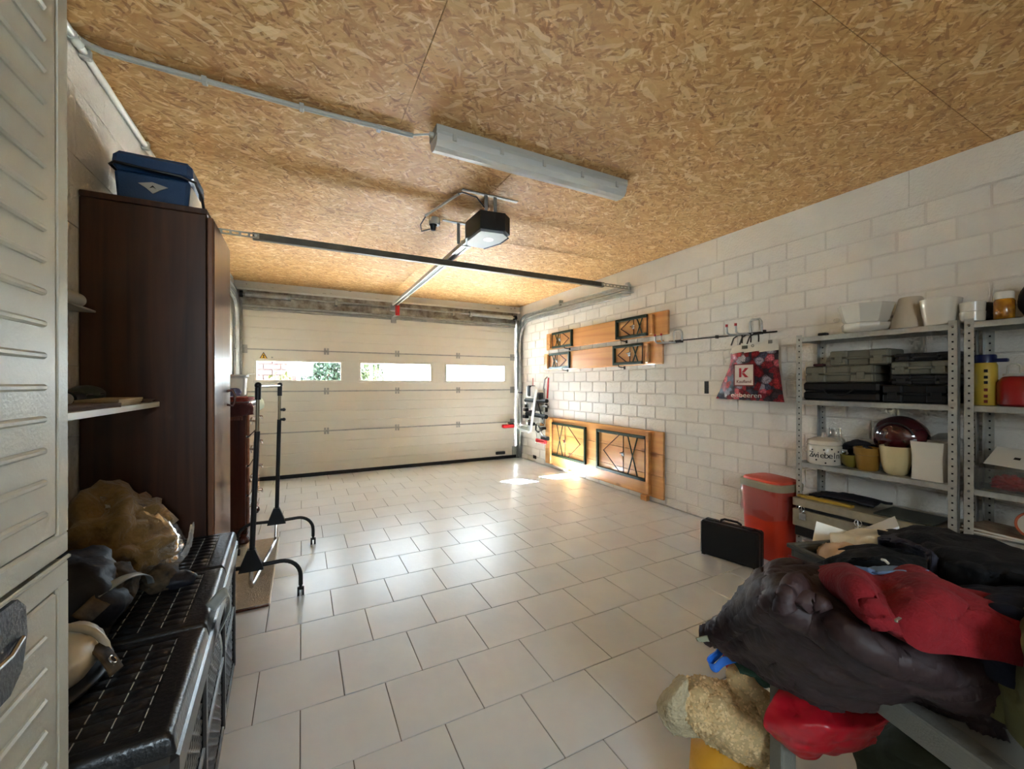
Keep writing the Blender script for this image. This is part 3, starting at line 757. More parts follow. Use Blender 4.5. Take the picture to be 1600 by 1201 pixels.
# ---- cushion-topped rattan chest (built in its own axes: x across, y along)
ch = thing('storage_chest', 'black rattan-pattern storage chest with quilted vinyl cushion lid beside the wardrobe', 'chest', (-.455, 1.452, 0), rz=R(2.3), local=True)
HX, HY = .238, .566
bm = new(); B(bm, -HX, HX - .02, -HY, HY, .02, .475, .01); ob('body', bm, M['rattan'], ch)
for sx in (-HX + .03, HX - .05):
    for sy in (-HY + .05, HY - .05):
        bm = new(); L(bm, [(0, 0), (.02, 0), (.024, .022), (0, .022)], (sx, sy, 0), 12); ob('foot', bm, M['rattan'], ch)
def weave(x, y0, y1, z0, z1, nrm):
    bm = new(); nu, nv = int((y1 - y0) / .0065), int((z1 - z0) / .0065); g = []
    for j in range(nv + 1):
        row = []
        for i in range(nu + 1):
            cx_, cz = i / 4.0, j / 3.0
            s = (int(cx_) + int(cz)) % 2
            h = math.sin(math.pi * (cx_ % 1)) * (1 if s else .25) + math.sin(math.pi * (cz % 1)) * (.25 if s else 1)
            row.append(bm.verts.new((x + nrm * .006 * h, y0 + (y1 - y0) * i / nu, z0 + (z1 - z0) * j / nv)))
        g.append(row)
    for j in range(nv):
        for i in range(nu): bm.faces.new((g[j][i], g[j][i + 1], g[j + 1][i + 1], g[j + 1][i]))
    return bm
for a, b_ in ((-HY + .03, -.21), (-.17, .18), (.22, HY - .03)):
    ob('weave_panel', weave(HX - .019, a, b_, .055, .265, 1), M['rattan'], ch, True); ob('weave_panel', weave(HX - .019, a, b_, .28, .455, 1), M['rattan'], ch, True)
bm = new()
for y in (-HY + .012, -.19, .20, HY - .012):
    bm2 = new(); B(bm2, HX - .022, HX - .004, y - .017, y + .017, .03, .475, .006); ob('stile', bm2, M['rattan'], ch)
for z in (.04, .272, .465):
    bm2 = new(); B(bm2, HX - .021, HX - .006, -HY, HY, z - .012, z + .012, .005); ob('rail', bm2, M['rattan'], ch)
bm.free()
bm = new(); B(bm, -HX - .004, HX + .004, -HY - .006, HY + .006, .475, .548, .012); lid = ob('lid', bm, M['rattan'], ch)
for k in range(3):
    y0, y1 = -HY + k * 2 * HY / 3, -HY + (k + 1) * 2 * HY / 3
    bm = new(); nu, nv = 96, 96; g = []
    for j in range(nv + 1):
        row = []
        for i in range(nu + 1):
            u, v = i / nu, j / nv
            x, y = -HX + 2 * HX * u, y0 + (y1 - y0) * v
            e = min(u, 1 - u, v, 1 - v) / .035
            edge = math.sqrt(max(0, 1 - (1 - min(1, e)) ** 2))
            h = .034 * edge
            qx, qy = (u - .03) / .85, (v - .09) / .82
            if 0 < qx < 1 and 0 < qy < 1:
                a, b2 = (qx * 9) % 1, (qy * 9) % 1
                h += .005 * (math.sin(math.pi * a) * math.sin(math.pi * b2)) ** .5 - .004
            row.append(bm.verts.new((x, y, .546 + h)))
        g.append(row)
    for j in range(nv):
        for i in range(nu): bm.faces.new((g[j][i], g[j][i + 1], g[j + 1][i + 1], g[j + 1][i]))
    cu = ob('cushion', bm, M['vinyl'], lid, 'all')
    bm = new()
    for i in range(1, 10):
        x = -HX + 2 * HX * (.03 + .85 * i / 9)
        for j in range(9):
            y = y0 + (y1 - y0) * (.09 + .82 * (j + .15) / 9); T(bm, [(x, y, 0.5785), (x, y + (y1 - y0) * .82 * .7 / 9, 0.5785)], .0011, 4)
    s_ = ob('stitching', bm, M['thread'], lid); s_['kind'] = 'stuff'
bm = new(); PATCH(bm, [[(HX + .004, -.12, .575), (HX + .03, -.10, .60), (HX + .036, -.09, .56), (HX + .012, -.10, .50)], [(HX - .02, -.09, .585), (HX + .02, -.07, .615), (HX + .028, -.05, .56), (HX + .008, -.06, .49)]], 14, 4, .001, 30); ob('lid_strap', bm, M['strap'], ch, True, .002)
bm = new(); PATCH(bm, [[(HX + .012, -.10, .50), (HX + .018, -.115, .46), (HX + .012, -.11, .41)], [(HX + .008, -.06, .49), (HX + .016, -.075, .45), (HX + .012, -.09, .405)]], 8, 3, .001, 30); ob('strap_tail', bm, M['strap'], ch, True, .002)

# ---- things lying on the chest
CT = .578
M['fleece'] = mat('tan_fleece', (148, 118, 70), .95, var=.2, vscale=22, bump=.9, bscale=45, sheen=.3)
M['film'] = clear_mat('crinkled_clear_film', (250, 248, 244), .10, .12, .05)
bl = thing('bagged_blanket', 'folded tan fleece blanket in a clear bag beside the wardrobe', 'blanket', (-.56, 1.8, CT))
bm = new(); BLOB(bm, (-.575, 1.80, CT + .10), (.135, .19, .15), 20, .42, 2.8, 3.0, -.10); BLOB(bm, (-.49, 1.76, CT + .055), (.10, .16, .075), 20, .45, 3.2, 8.0, -.053); ob('fleece', bm, M['fleece'], bl, 'all')
bm = new(); PATCH(bm, [[(-.43, 1.64, CT + .012), (-.45, 1.67, CT + .07), (-.53, 1.70, CT + .17), (-.62, 1.72, CT + .23)], [(-.365, 1.74, CT + .012), (-.375, 1.76, CT + .09), (-.45, 1.80, CT + .185), (-.60, 1.82, CT + .27)], [(-.38, 1.90, CT + .012), (-.40, 1.92, CT + .07), (-.48, 1.95, CT + .15), (-.60, 1.95, CT + .22)]], 30, 24, .006, 26, 2.0); ob('bag', bm, M['film'], bl, True)
bm = new(); PATCH(bm, [[(-.385, 1.70, CT + .01), (-.352, 1.73, CT + .06), (-.350, 1.80, CT + .115)], [(-.365, 1.69, CT + .008), (-.335, 1.725, CT + .055), (-.338, 1.80, CT + .12)]], 26, 5, .006, 60, 5); ob('bag_edge', bm, clear_mat('bright_film_edge', (240, 236, 228), .2, .1, .35), bl, True)
M['navy'] = mat('dark_navy_nylon', (26, 26, 34), .6, var=.2, bump=.4, bscale=30)
M['camo'] = mat('brown_camouflage_cloth', (112, 92, 66), .8, rgb2=(24, 22, 20), vscale=16, bump=.4, bscale=40)
bp = thing('backpack', 'dark navy backpack with brown camouflage panels lying on the chest', 'backpack', (-.5, 1.42, CT))
bm = new(); BLOB(bm, (-.55, 1.40, CT + .085), (.14, .155, .105), 20, .3, 1.9, 4.0, -.08); ob('main_bag', bm, M['navy'], bp, 'all')
bm = new(); BLOB(bm, (-.448, 1.44, CT + .065), (.052, .085, .068), 20, .3, 2.4, 6.0, -.06); ob('side_pocket', bm, M['camo'], bp, 'all')
bm = new(); BLOB(bm, (-.375, 1.56, CT + .03), (.045, .06, .035), 16, .35, 2.4, 1.0, -.028); ob('sleeve_end', bm, M['camo'], bp, 'all')
bm = new(); BLOB(bm, (-.335, 1.545, CT + .022), (.05, .035, .022), 16, .2, 2.0, 2.0, -.02); ob('dark_pouch', bm, M['navy'], bp, 'all')
bm = new(); PATCH(bm, [[(-.445, 1.31, CT + .115), (-.402, 1.38, CT + .12), (-.388, 1.47, CT + .08), (-.392, 1.52, CT + .02)], [(-.425, 1.30, CT + .105), (-.388, 1.375, CT + .112), (-.374, 1.47, CT + .072), (-.376, 1.525, CT + .012)]], 24, 3, .001, 30); ob('shoulder_strap', bm, M['strap'], bp, True, .003)
bm = new(); PATCH(bm, [[(-.45, 1.24, CT + .10), (-.43, 1.33, CT + .12), (-.44, 1.42, CT + .14)], [(-.425, 1.25, CT + .07), (-.405, 1.34, CT + .085), (-.415, 1.42, CT + .10)]], 18, 4, .003, 20); ob('flap', bm, M['camo'], bp, True, .004)
M['cream'] = mat('cream_leather', (214, 206, 190), .4, var=.04)
sh_ = thing('slipper', 'cream slipper with a buckled strap beside the ribbed cabinet', 'slipper', (-.43, 1.14, CT))
bm = new(); BLOB(bm, (-.44, 1.15, CT + .05), (.065, .12, .05), 20, .08, 1.6, 3.0, -.045); ob('upper', bm, M['cream'], sh_, 'all')
bm = new(); BLOB(bm, (-.435, 1.15, CT + .011), (.073, .128, .016), 20, .03, 1.6, 3.0, -.011); ob('sole', bm, M['black'], sh_, 'all')
bm = new(); T(bm, arc((-.44, 1.16, CT + .035), .073, R(-10), R(190), 14, (1, 0, 0), (0, .1, .99)), .008, 8); ob('strap', bm, M['cream'], sh_, 'all')
bm = new(); PATCH(bm, [[(-.385, 1.13, CT + .07), (-.362, 1.12, CT + .045), (-.345, 1.11, CT + .014)], [(-.375, 1.165, CT + .066), (-.352, 1.152, CT + .040), (-.336, 1.145, CT + .012)]], 8, 4); ob('buckle_strap', bm, M['camo'], sh_, True, .003)
bm = new(); T(bm, arc((-.349, 1.132, CT + .037), .008, 0, 2 * math.pi, 12, (.6, 0, -.8), (0, 1, 0))[:-1], .0022, 6, True); ob('buckle', bm, M['silver'], sh_, True)
bm = new(); PATCH(bm, [[(-.66, .95, CT + .012), (-.60, 1.15, CT + .014), (-.60, 1.35, CT + .014), (-.58, 1.55, CT + .014)], [(-.50, .93, CT + .014), (-.49, 1.12, CT + .014), (-.49, 1.32, CT + .014), (-.50, 1.52, CT + .015)], [(-.375, .96, CT + .016), (-.395, 1.12, CT + .016), (-.41, 1.30, CT + .018), (-.425, 1.48, CT + .02)]], 50, 16, .005, 40, 3.0)
tag(ob('plastic_film_sheet', bm, clear_mat('crinkled_film_sheet', (236, 230, 222), .14, .15, .12, (200, 190, 176)), None, True), 'crinkled clear plastic sheet under the backpack on the chest', 'plastic sheet')

# ---- wardrobe
WY0, WY1, WX = 2.04, 2.50, -.345
wd = thing('wardrobe', 'tall dark walnut wardrobe with a satin brown front', 'wardrobe', (-.53, 2.27, 0))
bm = new(); B(bm, XL + .003, WX, WY0, WY0 + .02, 0.0, 1.868, .002); ob('side_panel', bm, M['walnut'], wd)
bm = new(); B(bm, XL + .003, WX, WY1 - .02, WY1, 0.0, 1.868, .002); ob('side_panel', bm, M['walnut'], wd)
bm = new(); B(bm, XL + .003, XL + .012, WY0 + .02, WY1 - .02, .05, 1.868, .001); ob('back_panel', bm, M['walnut'], wd)
bm = new(); B(bm, XL + .003, WX + .004, WY0 - .004, WY1 + .004, 1.868, 1.892, .003); ob('top', bm, M['walnut'], wd)
bm = new(); B(bm, XL + .01, WX - .02, WY0 + .02, WY1 - .02, .0, .07, .002); ob('plinth', bm, M['walnut'], wd)
bm = new(); B(bm, WX + .003, WX + .024, WY0 + .004, 2.405, .075, 1.862, .004); dr = ob('door', bm, M['walnutsheen'], wd)
bm = new(); B(bm, WX + .0235, WX + .0265, WY0 + .012, WY0 + .017, .09, 1.85, .001); ob('edge_bead', bm, M['walnut'], dr)
bm = new(); B(bm, WX + .003, WX + .022, 2.412, WY1, .075, 1.862, .004); ob('pilaster', bm, M['walnutsheen'], wd)
bm = new(); T(bm, [(WX + .024, 2.385, 1.15), (WX + .045, 2.385, 1.155), (WX + .055, 2.385, 1.135), (WX + .055, 2.385, 1.10), (WX + .045, 2.385, 1.08), (WX + .024, 2.385, 1.085)], .006, 8); ob('handle', bm, M['mahogany'], dr, True)

# ---- cool box on the wardrobe
cbx = thing('cool_box', 'blue and white cool box with a black carrying strap on the wardrobe', 'cool box', (-.53, 2.26, 1.892))
M['blueplastic'] = mat('dark_blue_plastic', (38, 76, 118), .45, var=.08, bump=.15, bscale=120)
def taper(bm, x0, x1, y0, y1, z0, z1, dx, dy, b=.012):
    v = []
    B(bm, x0, x1, y0, y1, z0, z1, b)
    bm.verts.ensure_lookup_table()
    for q in bm.verts[-24:]:
        t = (q.co.z - z0) / (z1 - z0); q.co.x += (q.co.x - (x0 + x1) / 2) / ((x1 - x0) / 2) * dx * t; q.co.y += (q.co.y - (y0 + y1) / 2) / ((y1 - y0) / 2) * dy * t
bm = new(); taper(bm, -.665, -.425, 2.20, 2.42, 1.893, 2.05, .006, .006, .02); ob('body', bm, M['white'], cbx)
bm = new(); taper(bm, -.655, -.435, 2.175, 2.21, 1.90, 2.045, .012, 0, .01); ob('front_panel', bm, M['blueplastic'], cbx)
bm = new(); taper(bm, -.677, -.412, 2.168, 2.43, 2.048, 2.125, -.006, -.006, .018); ob('lid', bm, M['blueplastic'], cbx)
bm = new(); T(bm, [(-.67, 2.30, 2.06), (-.685, 2.20, 2.068), (-.66, 2.162, 2.066), (-.55, 2.155, 2.055), (-.45, 2.158, 2.052), (-.405, 2.18, 2.045), (-.395, 2.26, 2.01), (-.392, 2.30, 1.93)], .0055, 8); ob('strap', bm, M['black'], cbx, True)
bm = new(); L(bm, [(0, 0), (.016, 0), (.016, .012), (0, .012)], (0, 0, 0), 14)
for v in bm.verts: v.co = Vector((-.412 + v.co.z, 2.30 + v.co.x, 2.03 + v.co.y))
ob('pivot', bm, M['black'], cbx)
bm = new(); PR(bm, [(-.565, 1.985), (-.59, 2.0), (-.545, 2.012), (-.495, 2.0), (-.52, 1.985), (-.543, 1.965)], 'y', 2.169, 2.1755); em = ob('emblem', bm, M['greyplastic'], cbx)
bm = new(); PR(bm, [(-.553, 1.986), (-.543, 1.998), (-.533, 1.986), (-.543, 1.992)], 'y', 2.166, 2.170); ob('emblem_mark', bm, M['ink'], em)

# ---- wall shelf above the chest
ws = thing('wall_shelf', 'white wall shelf board ending at the dark wardrobe side', 'shelf', (-.6, 1.5, 1.1))
bm = new(); B(bm, XL + .002, -.49, .95, 2.034, 1.098, 1.117, .001); ob('board', bm, M['white'], ws)
for y in (1.10,):
    bm = new(); B(bm, XL + .002, XL + .012, y - .012, y + .012, .90, 1.098, .001); B(bm, XL + .002, -.54, y - .012, y + .012, 1.09, 1.098, .001); T(bm, [(XL + .01, y, .92), (-.56, y, 1.09)], .005, 6); ob('bracket', bm, M['white'], ws)
M['paper'] = mat('yellowed_paper', (176, 154, 122), .8, var=.12, vscale=12)
M['paper2'] = mat('brown_card', (110, 84, 64), .8, var=.15)
for k, (x, y, w, d, rz, h, mm, lb) in enumerate((
        (-.55, 1.76, .10, .28, 4, .022, 'paper', 'yellowed paper stack in the middle of the wall shelf'),
        (-.535, 1.50, .09, .20, -12, .014, 'paper2', 'brown card folder nearest the cabinet on the wall shelf'),
        (-.545, 1.965, .09, .10, 8, .012, 'paper2', 'thin dark booklet at the wardrobe end of the wall shelf'))):
    t = thing('paper_stack', lb, 'papers', (x, y, 1.117), 'papers on the wall shelf', R(rz), True)
    n = 3
    for q in range(n):
        bm = new(); a = .006 * q; B(bm, -w / 2 + a, w / 2 + a * .6, -d / 2 - a, d / 2 - a, h * q / n + .0004, h * (q + 1) / n, .0005); ob('sheet', bm, M[mm] if q < n - 1 else M['paper'] if mm == 'paper' else M['paper2'], t)
pc = thing('pouch_case', 'smooth grey-green case at the back of the wall shelf', 'case', (-.65, 1.9, 1.117))
bm = new(); BLOB(bm, (-.652, 1.90, 1.149), (.042, .09, .032), 20, .03, 1, 0, -.031); ob('shell', bm, mat('grey_green_case', (70, 80, 76), .35), pc, 'all')
bm = new(); T(bm, [(-.625, 1.825, 1.15), (-.609, 1.90, 1.152), (-.625, 1.975, 1.15)], .0022, 6); ob('hinge_line', bm, M['silver'], pc)
mn = thing('small_device', 'small black rounded device on the wall shelf beside the grey-green case', 'device', (-.60, 1.68, 1.117))
bm = new(); T(bm, [(-.622, 1.69, 1.14), (-.618, 1.74, 1.14)], .0225, 18); ob('barrel', bm, M['black'], mn, True)
bm = new(); T(bm, [(-.6225, 1.684, 1.14), (-.622, 1.691, 1.14)], .018, 18); ob('ring', bm, M['silver'], mn, True)
rl = thing('paper_roll', 'white paper roll on a small bracket high behind the cabinet', 'paper roll', (-.68, 1.9, 1.43))
bm = new(); T(bm, [(-.692, 1.78, 1.475), (-.692, 1.95, 1.475)], .024, 20); ob('roll', bm, M['white'], rl, True)
bm = new(); B(bm, XL + .001, -.66, 1.77, 2.0, 1.441, 1.449, .002); ob('bracket', bm, M['greyplastic'], rl)

# ---- chest of drawers beyond the wardrobe
DXF = -.365
ds = thing('chest_of_drawers', 'polished mahogany chest of drawers with ornate handles beyond the wardrobe', 'dresser', (-.54, 4.0, 0))
bm = new(); B(bm, XL + .004, DXF, 3.56, 4.47, .12, 1.02, .006); ob('carcass', bm, M['mahogany'], ds)
bm = new(); B(bm, XL + .004, DXF + .025, 3.53, 4.50, 1.02, 1.045, .01); ob('top', bm, M['mahogany'], ds)
bm = new(); B(bm, XL + .004, DXF + .012, 3.545, 4.485, .09, .13, .006); ob('plinth', bm, M['mahogany'], ds)
M['dresserfront'] = wood('drawer_front_sheen', (176, 120, 92), (150, 96, 70), .12, 'Y', .8, .8)  # bright reflection put into the colour, paler than the mahogany carcass
for k in range(4):
    z0 = .145 + k * .218
    bm = new(); B(bm, DXF, DXF + .018, 3.59, 4.44, z0, z0 + .205, .006); d = ob('drawer', bm, M['dresserfront'], ds)
    for y in (3.74, 4.28):
        bm = new(); PR(bm, [(y - .05, z0 + .10), (y - .02, z0 + .125), (y, z0 + .115), (y + .02, z0 + .125), (y + .05, z0 + .10), (y + .02, z0 + .085), (y, z0 + .07), (y - .02, z0 + .085)], 'x', DXF + .017, DXF + .022)
        h = ob('handle', bm, M['silver'], d)
    for y in (3.74, 4.28):
        bm = new(); T(bm, [(DXF + .02, y - .035, z0 + .10), (DXF + .045, y - .035, z0 + .098), (DXF + .05, y - .02, z0 + .08), (DXF + .052, y, z0 + .075), (DXF + .05, y + .02, z0 + .08), (DXF + .045, y + .035, z0 + .098), (DXF + .02, y + .035, z0 + .10)], .005, 6); ob('pull_ring', bm, M['silver'], d, True)
for x in (XL + .05, DXF - .02):
    for y in (3.60, 4.43):
        bm = new(); L(bm, [(0, 0), (.028, 0), (.04, .02), (.036, .045), (.022, .06), (.03, .075), (.034, .092), (0, .092)], (x, y, 0), 18); ob('foot', bm, M['mahogany'], ds, True)
M['darkred'] = mat('dark_red_velvet', (84, 30, 26), .8, var=.25, vscale=20, bump=.4, bscale=40, sheen=.3)
rn = thing('table_runner', 'dark red fringed runner draped over the chest of drawers', 'runner', (-.54, 3.6, 1.047))
bm = new(); PATCH(bm, [[(-.69, 3.49, .955), (-.58, 3.487, .95), (-.46, 3.487, .95), (-.385, 3.495, .955), (-.318, 3.55, .96)], [(-.69, 3.515, 1.03), (-.58, 3.512, 1.03), (-.46, 3.512, 1.03), (-.37, 3.512, 1.03), (-.322, 3.56, 1.03)], [(-.69, 3.55, 1.051), (-.58, 3.55, 1.051), (-.46, 3.55, 1.051), (-.38, 3.555, 1.051), (-.35, 3.58, 1.051)], [(-.69, 3.95, 1.051), (-.58, 3.95, 1.051), (-.46, 3.95, 1.051), (-.4, 3.95, 1.051), (-.36, 3.95, 1.051)]], 40, 24, .004, 20, 1); ob('cloth', bm, M['darkred'], rn, True, .003)
bm = new()
for i in range(40):
    x = -.69 + .31 * i / 39; T(bm, [(x, 3.489, .956), (x + rnd.uniform(-.004, .004), 3.486, .925)], .0018, 4)
f_ = ob('fringe', bm, mat('rust_fringe', (150, 84, 60), .8), rn); f_['kind'] = 'stuff'
M['pink'] = mat('red_checked_cloth', (206, 120, 104), .8, rgb2=(176, 50, 40), vscale=30)
bm = new()
for k in range(3): PATCH(bm, [[(-.69, 3.56, 1.058 + k * .012), (-.52, 3.55, 1.06 + k * .012), (-.36, 3.57, 1.064 + k * .012)], [(-.69, 3.85, 1.058 + k * .012), (-.52, 3.85, 1.06 + k * .012), (-.34, 3.86, 1.066 + k * .012)]], 16, 6, .002, 20, k)
fc = thing('folded_cloths', 'folded red checked cloths on the chest of drawers under the white tub', 'cloths', (-.52, 3.7, 1.054))
bm.free()
for k in range(3):
    bm = new(); PATCH(bm, [[(-.69, 3.56, 1.060 + k * .011), (-.52, 3.55, 1.062 + k * .011), (-.355, 3.57, 1.064 + k * .011)], [(-.69, 3.86, 1.060 + k * .011), (-.52, 3.86, 1.062 + k * .011), (-.335, 3.87, 1.066 + k * .011)]], 16, 8, .0015, 20, k); ob('cloth', bm, M['pink'], fc, True, .008)
tb = thing('white_tub', 'white lidded plastic tub on the chest of drawers', 'tub', (-.5, 3.75, 1.092))
bm = new(); taper(bm, -.53, -.39, 3.68, 3.84, 1.092, 1.24, .008, .008, .012); ob('tub', bm, M['white'], tb)
bm = new(); B(bm, -.545, -.372, 3.665, 3.855, 1.24, 1.256, .005); ob('lid', bm, M['white'], tb)
bm = new(); T(bm, [(-.372, 3.70, 1.256), (-.35, 3.75, 1.262), (-.33, 3.78, 1.264)], .004, 6); ob('lid_tab', bm, M['white'], tb)
bm = new(); BLOB(bm, (-.452, 3.632, 1.118), (.05, .032, .036), 16, .25, 2, 1, -.022); tag(ob('cloth_bundle', bm, mat('lilac_cloth', (136, 136, 176), .85, var=.1), None, 'all'), 'small lilac cloth bundle in front of the white tub', 'cloth')
bm = new(); PATCH(bm, [[(-.36, 3.60, 1.09), (-.31, 3.60, 1.085), (-.285, 3.61, 1.02), (-.29, 3.62, .985)], [(-.36, 3.72, 1.092), (-.30, 3.73, 1.09), (-.262, 3.74, 1.035), (-.27, 3.74, 1.0)]], 16, 10, .004, 24, 2); tag(ob('tea_towel', bm, mat('pale_green_towel', (196, 212, 196), .85, var=.08), None, True, .004), 'pale green tea towel hanging over the drawer front', 'towel')
bm = new(); T(bm, [(-.285, 4.485, 1.0), (-.285, 4.50, .55), (-.28, 4.5, .18)], .008, 8); 
bm.free()

# ---- floor mat and clothes rack
M['carpet'] = mat('beige_carpet', (178, 160, 136), .95, var=.12, vscale=60, bump=.6, bscale=160)
fm_ = thing('floor_mat', 'beige carpet runner under the black clothes rack', 'mat', (-.36, 3.1, 0))
bm = new(); B(bm, -.60, -.162, 2.545, 3.62, .0005, .010, .002); ob('pile', bm, M['carpet'], fm_)
bm = new(); B(bm, -.602, -.158, 2.532, 2.547, .0005, .0115, .002); ob('binding', bm, M['mahogany'], fm_)
bm = new(); B(bm, -.162, -.153, 2.547, 3.62, .0005, .0105, .002); ob('edge_binding', bm, M['cream'], fm_)

rk = thing('clothes_rack', 'empty black tubular clothes rack on castors', 'clothes rack', (-.2, 2.98, 0))
M['champagne'] = mat('champagne_metal_tube', (150, 140, 118), .3, metal=.8)
def rack_end(y, xb, xt, side):
    bm = new(); xh = xb
    T(bm, [(xb, y, .20), (xt, y, .93)], .0135, 12); ob('post', bm, M['blackmatte'], rk, True)
    bm = new(); T(bm, [(xt - .0005, y, .92), (xt + .003, y, 1.135)], .0095, 12); ob('inner_post', bm, M['champagne'], rk, True)
    bm = new(); T(bm, [(xt + .003, y, 1.10), (xt + .004, y, 1.165)], .015, 12); BLOB(bm, (xt + .004, y, 1.177), (.017, .02, .018), 10, 0, 1); ob('top_joint', bm, M['black'], rk, True)
    bm = new(); PR(bm, [(xb - .058, .185), (xb + .058, .185), (xb + .050, .215), (xb + .018, .30), (xb - .018, .30), (xb - .050, .215)], 'y', y - .018, y + .018); ob('foot_bracket', bm, M['black'], rk)
    for sx in (-1, 1):
        r_ = .10; x2 = xb + sx * .235
        bm = new(); T(bm, [(xb, y, .205), (x2 - sx * r_, y, .21)] + [(x2 - sx * r_ + sx * r_ * math.sin(a), y, .21 - r_ + r_ * math.cos(a)) for a in [R(90) * i / 8 for i in range(1, 9)]] + [(x2, y, .058)], .011, 10)
        ob('leg', bm, M['blackmatte'], rk, True)
        bm = new(); T(bm, [(x2, y, .036), (x2, y, .066)], .008, 8); B(bm, x2 - .014, x2 + .014, y - .02, y + .012, .036, .046, .003); cs = ob('castor_fork', bm, M['black'], rk)
        for q in (-.011, .011):
            bm = new(); T(bm, [(x2 + q - .006, y - .006, .0245), (x2 + q + .006, y - .006, .0245)], .0245, 16); ob('wheel', bm, M['black'], cs, True)
rack_end(2.59, -.242, -.214, 0); rack_end(3.37, -.162, -.144, 1)
bm = new(); T(bm, [(-.21, 2.585, 1.172), (-.14, 3.375, 1.172)], .009, 10); T(bm, [(-.21, 2.585, 1.172), (-.17, 3.04, 1.172)], .011, 10); ob('hanging_rail', bm, M['silver'], rk, True)
bm = new(); T(bm, [(-.242, 2.59, .20), (-.246, 2.60, .115), (-.245, 2.63, .085), (-.235, 2.70, .085), (-.19, 3.10, .085), (-.168, 3.30, .085), (-.164, 3.34, .10), (-.162, 3.37, .20)], .0105, 10); ob('base_rail', bm, M['silver'], rk, True)
for z in (.93, 1.0):
    bm = new(); T(bm, [(-.145, 3.37, z), (-.118, 3.37, z)], .009, 8); BLOB(bm, (-.115, 3.37, z), (.012, .012, .012), 10, 0, 1); ob('clamp_knob', bm, M['black'], rk, True)

# ================================================================== right wall
M['pine'] = wood('varnished_pine', (232, 174, 106), (208, 142, 78), .35, 'Y', .55, .35, True)
M['green'] = mat('dark_green_steel', (40, 56, 38), .4, metal=.1, var=.1)
M['brownsteel'] = mat('brown_steel_rod', (70, 40, 28), .45, metal=.2)

def leg_frame(t, x, ya, yb, z0, z1, brace_to_low):
    """folded leg frame seen from below a bench or table top: ya is the hinge side"""
    s = .0145
    bm = new(); B(bm, x - s, x + s, min(ya, yb), max(ya, yb), z1 - 2 * s, z1, .003); ob('leg_bar', bm, M['green'], t)
    bm = new(); B(bm, x - s, x + s, min(ya, yb), max(ya, yb), z0, z0 + 2 * s, .003); ob('leg_bar', bm, M['green'], t)
    bm = new(); B(bm, x - s, x + s, yb - s, yb + s, z0, z1, .003); ob('foot_bar', bm, M['green'], t)
    bm = new(); T(bm, [(x, ya, z0), (x, ya, z1)], .005, 6); ob('hinge_rod', bm, M['brownsteel'], t)
    L_ = yb - ya
    for a, b_ in ((z0 + .01, z1 - .01), (z1 - .01, z0 + .01)):
        bm = new(); T(bm, [(x + .003, ya + L_ * .14, a), (x + .003, ya + L_ * .34, b_)], .0065, 6); ob('cross_brace', bm, M['green'], t)
    zc = (z0 + z1) / 2; yr = ya + L_ * .42
    bm = new(); T(bm, [(x, yr, z0 + .01), (x, yr, z1 - .01)], .0045, 6); ob('locking_rod', bm, M['brownsteel'], t)
    for z in (z0 + .012, z1 - .012):
        bm = new(); T(bm, [(x + .002, yr + L_ * .06, z), (x + .002, ya + L_ * .86, zc)], .005, 6); ob('folding_stay', bm, M['brownsteel'], t)
    bm = new(); B(bm, x - .016, x + .004, yr - .02, yr + .02, zc - .022, zc + .022, .005); T(bm, [(x - .016, yr - .03, zc), (x - .016, yr + .035, zc + .01)], .006, 6); ob('latch', bm, M['silver'], t)

def bench(label, y0, y1, z0, z1, fr, bat):
    t = thing('beer_bench', label, 'bench', (3.11, (y0 + y1) / 2, z0), 'folding benches hung on the block wall')
    bm = new(); B(bm, 3.108, 3.134, y0, y1, z0, z1, .006); ob('seat_board', bm, M['pine'], t)
    for a, b_ in bat:
        bm = new(); B(bm, 3.07, 3.108, a, b_, z0 + .018, z1 - .018, .006); ob('batten', bm, M['pine'], t)
    for a, b_ in fr: leg_frame(t, 3.092, a, b_, z0 + .012, z1 - .006, 0)
    return t
bench('pine folding bench with green legs, upper of the two on the wall', 2.80, 4.985, 1.66, 1.893, ((3.05, 3.495), (4.80, 4.35)), ((2.965, 3.005), (4.835, 4.875)))
bench('pine folding bench with green legs, lower of the two on the wall', 2.868, 5.048, 1.378, 1.612, ((3.115, 3.54), (4.88, 4.405)), ((3.02, 3.06), (4.905, 4.945)))
tt = thing('beer_table', 'pine folding table top leaning on edge against the block wall', 'table', (3.08, 3.93, 0))
for a, b_ in ((.055, .275), (.277, .495), (.497, .715)):
    bm = new(); B(bm, 3.112, 3.137, 2.86, 5.02, a, b_, .0035); ob('board', bm, M['pine'], tt)
for a, b_ in ((3.012, 3.055), (4.825, 4.868)):
    bm = new(); B(bm, 3.07, 3.112, a, b_, .075, .70, .006); ob('batten', bm, M['pine'], tt)
leg_frame(tt, 3.09, 3.075, 3.825, .195, .655, 0); leg_frame(tt, 3.09, 4.80, 4.065, .195, .655, 0)
for y in (3.1, 4.4):
    bm = new(); B(bm, 3.09, 3.14, y - .04, y + .04, 0, .054, .003); ob('rest_block', bm, M['pine'], tt)

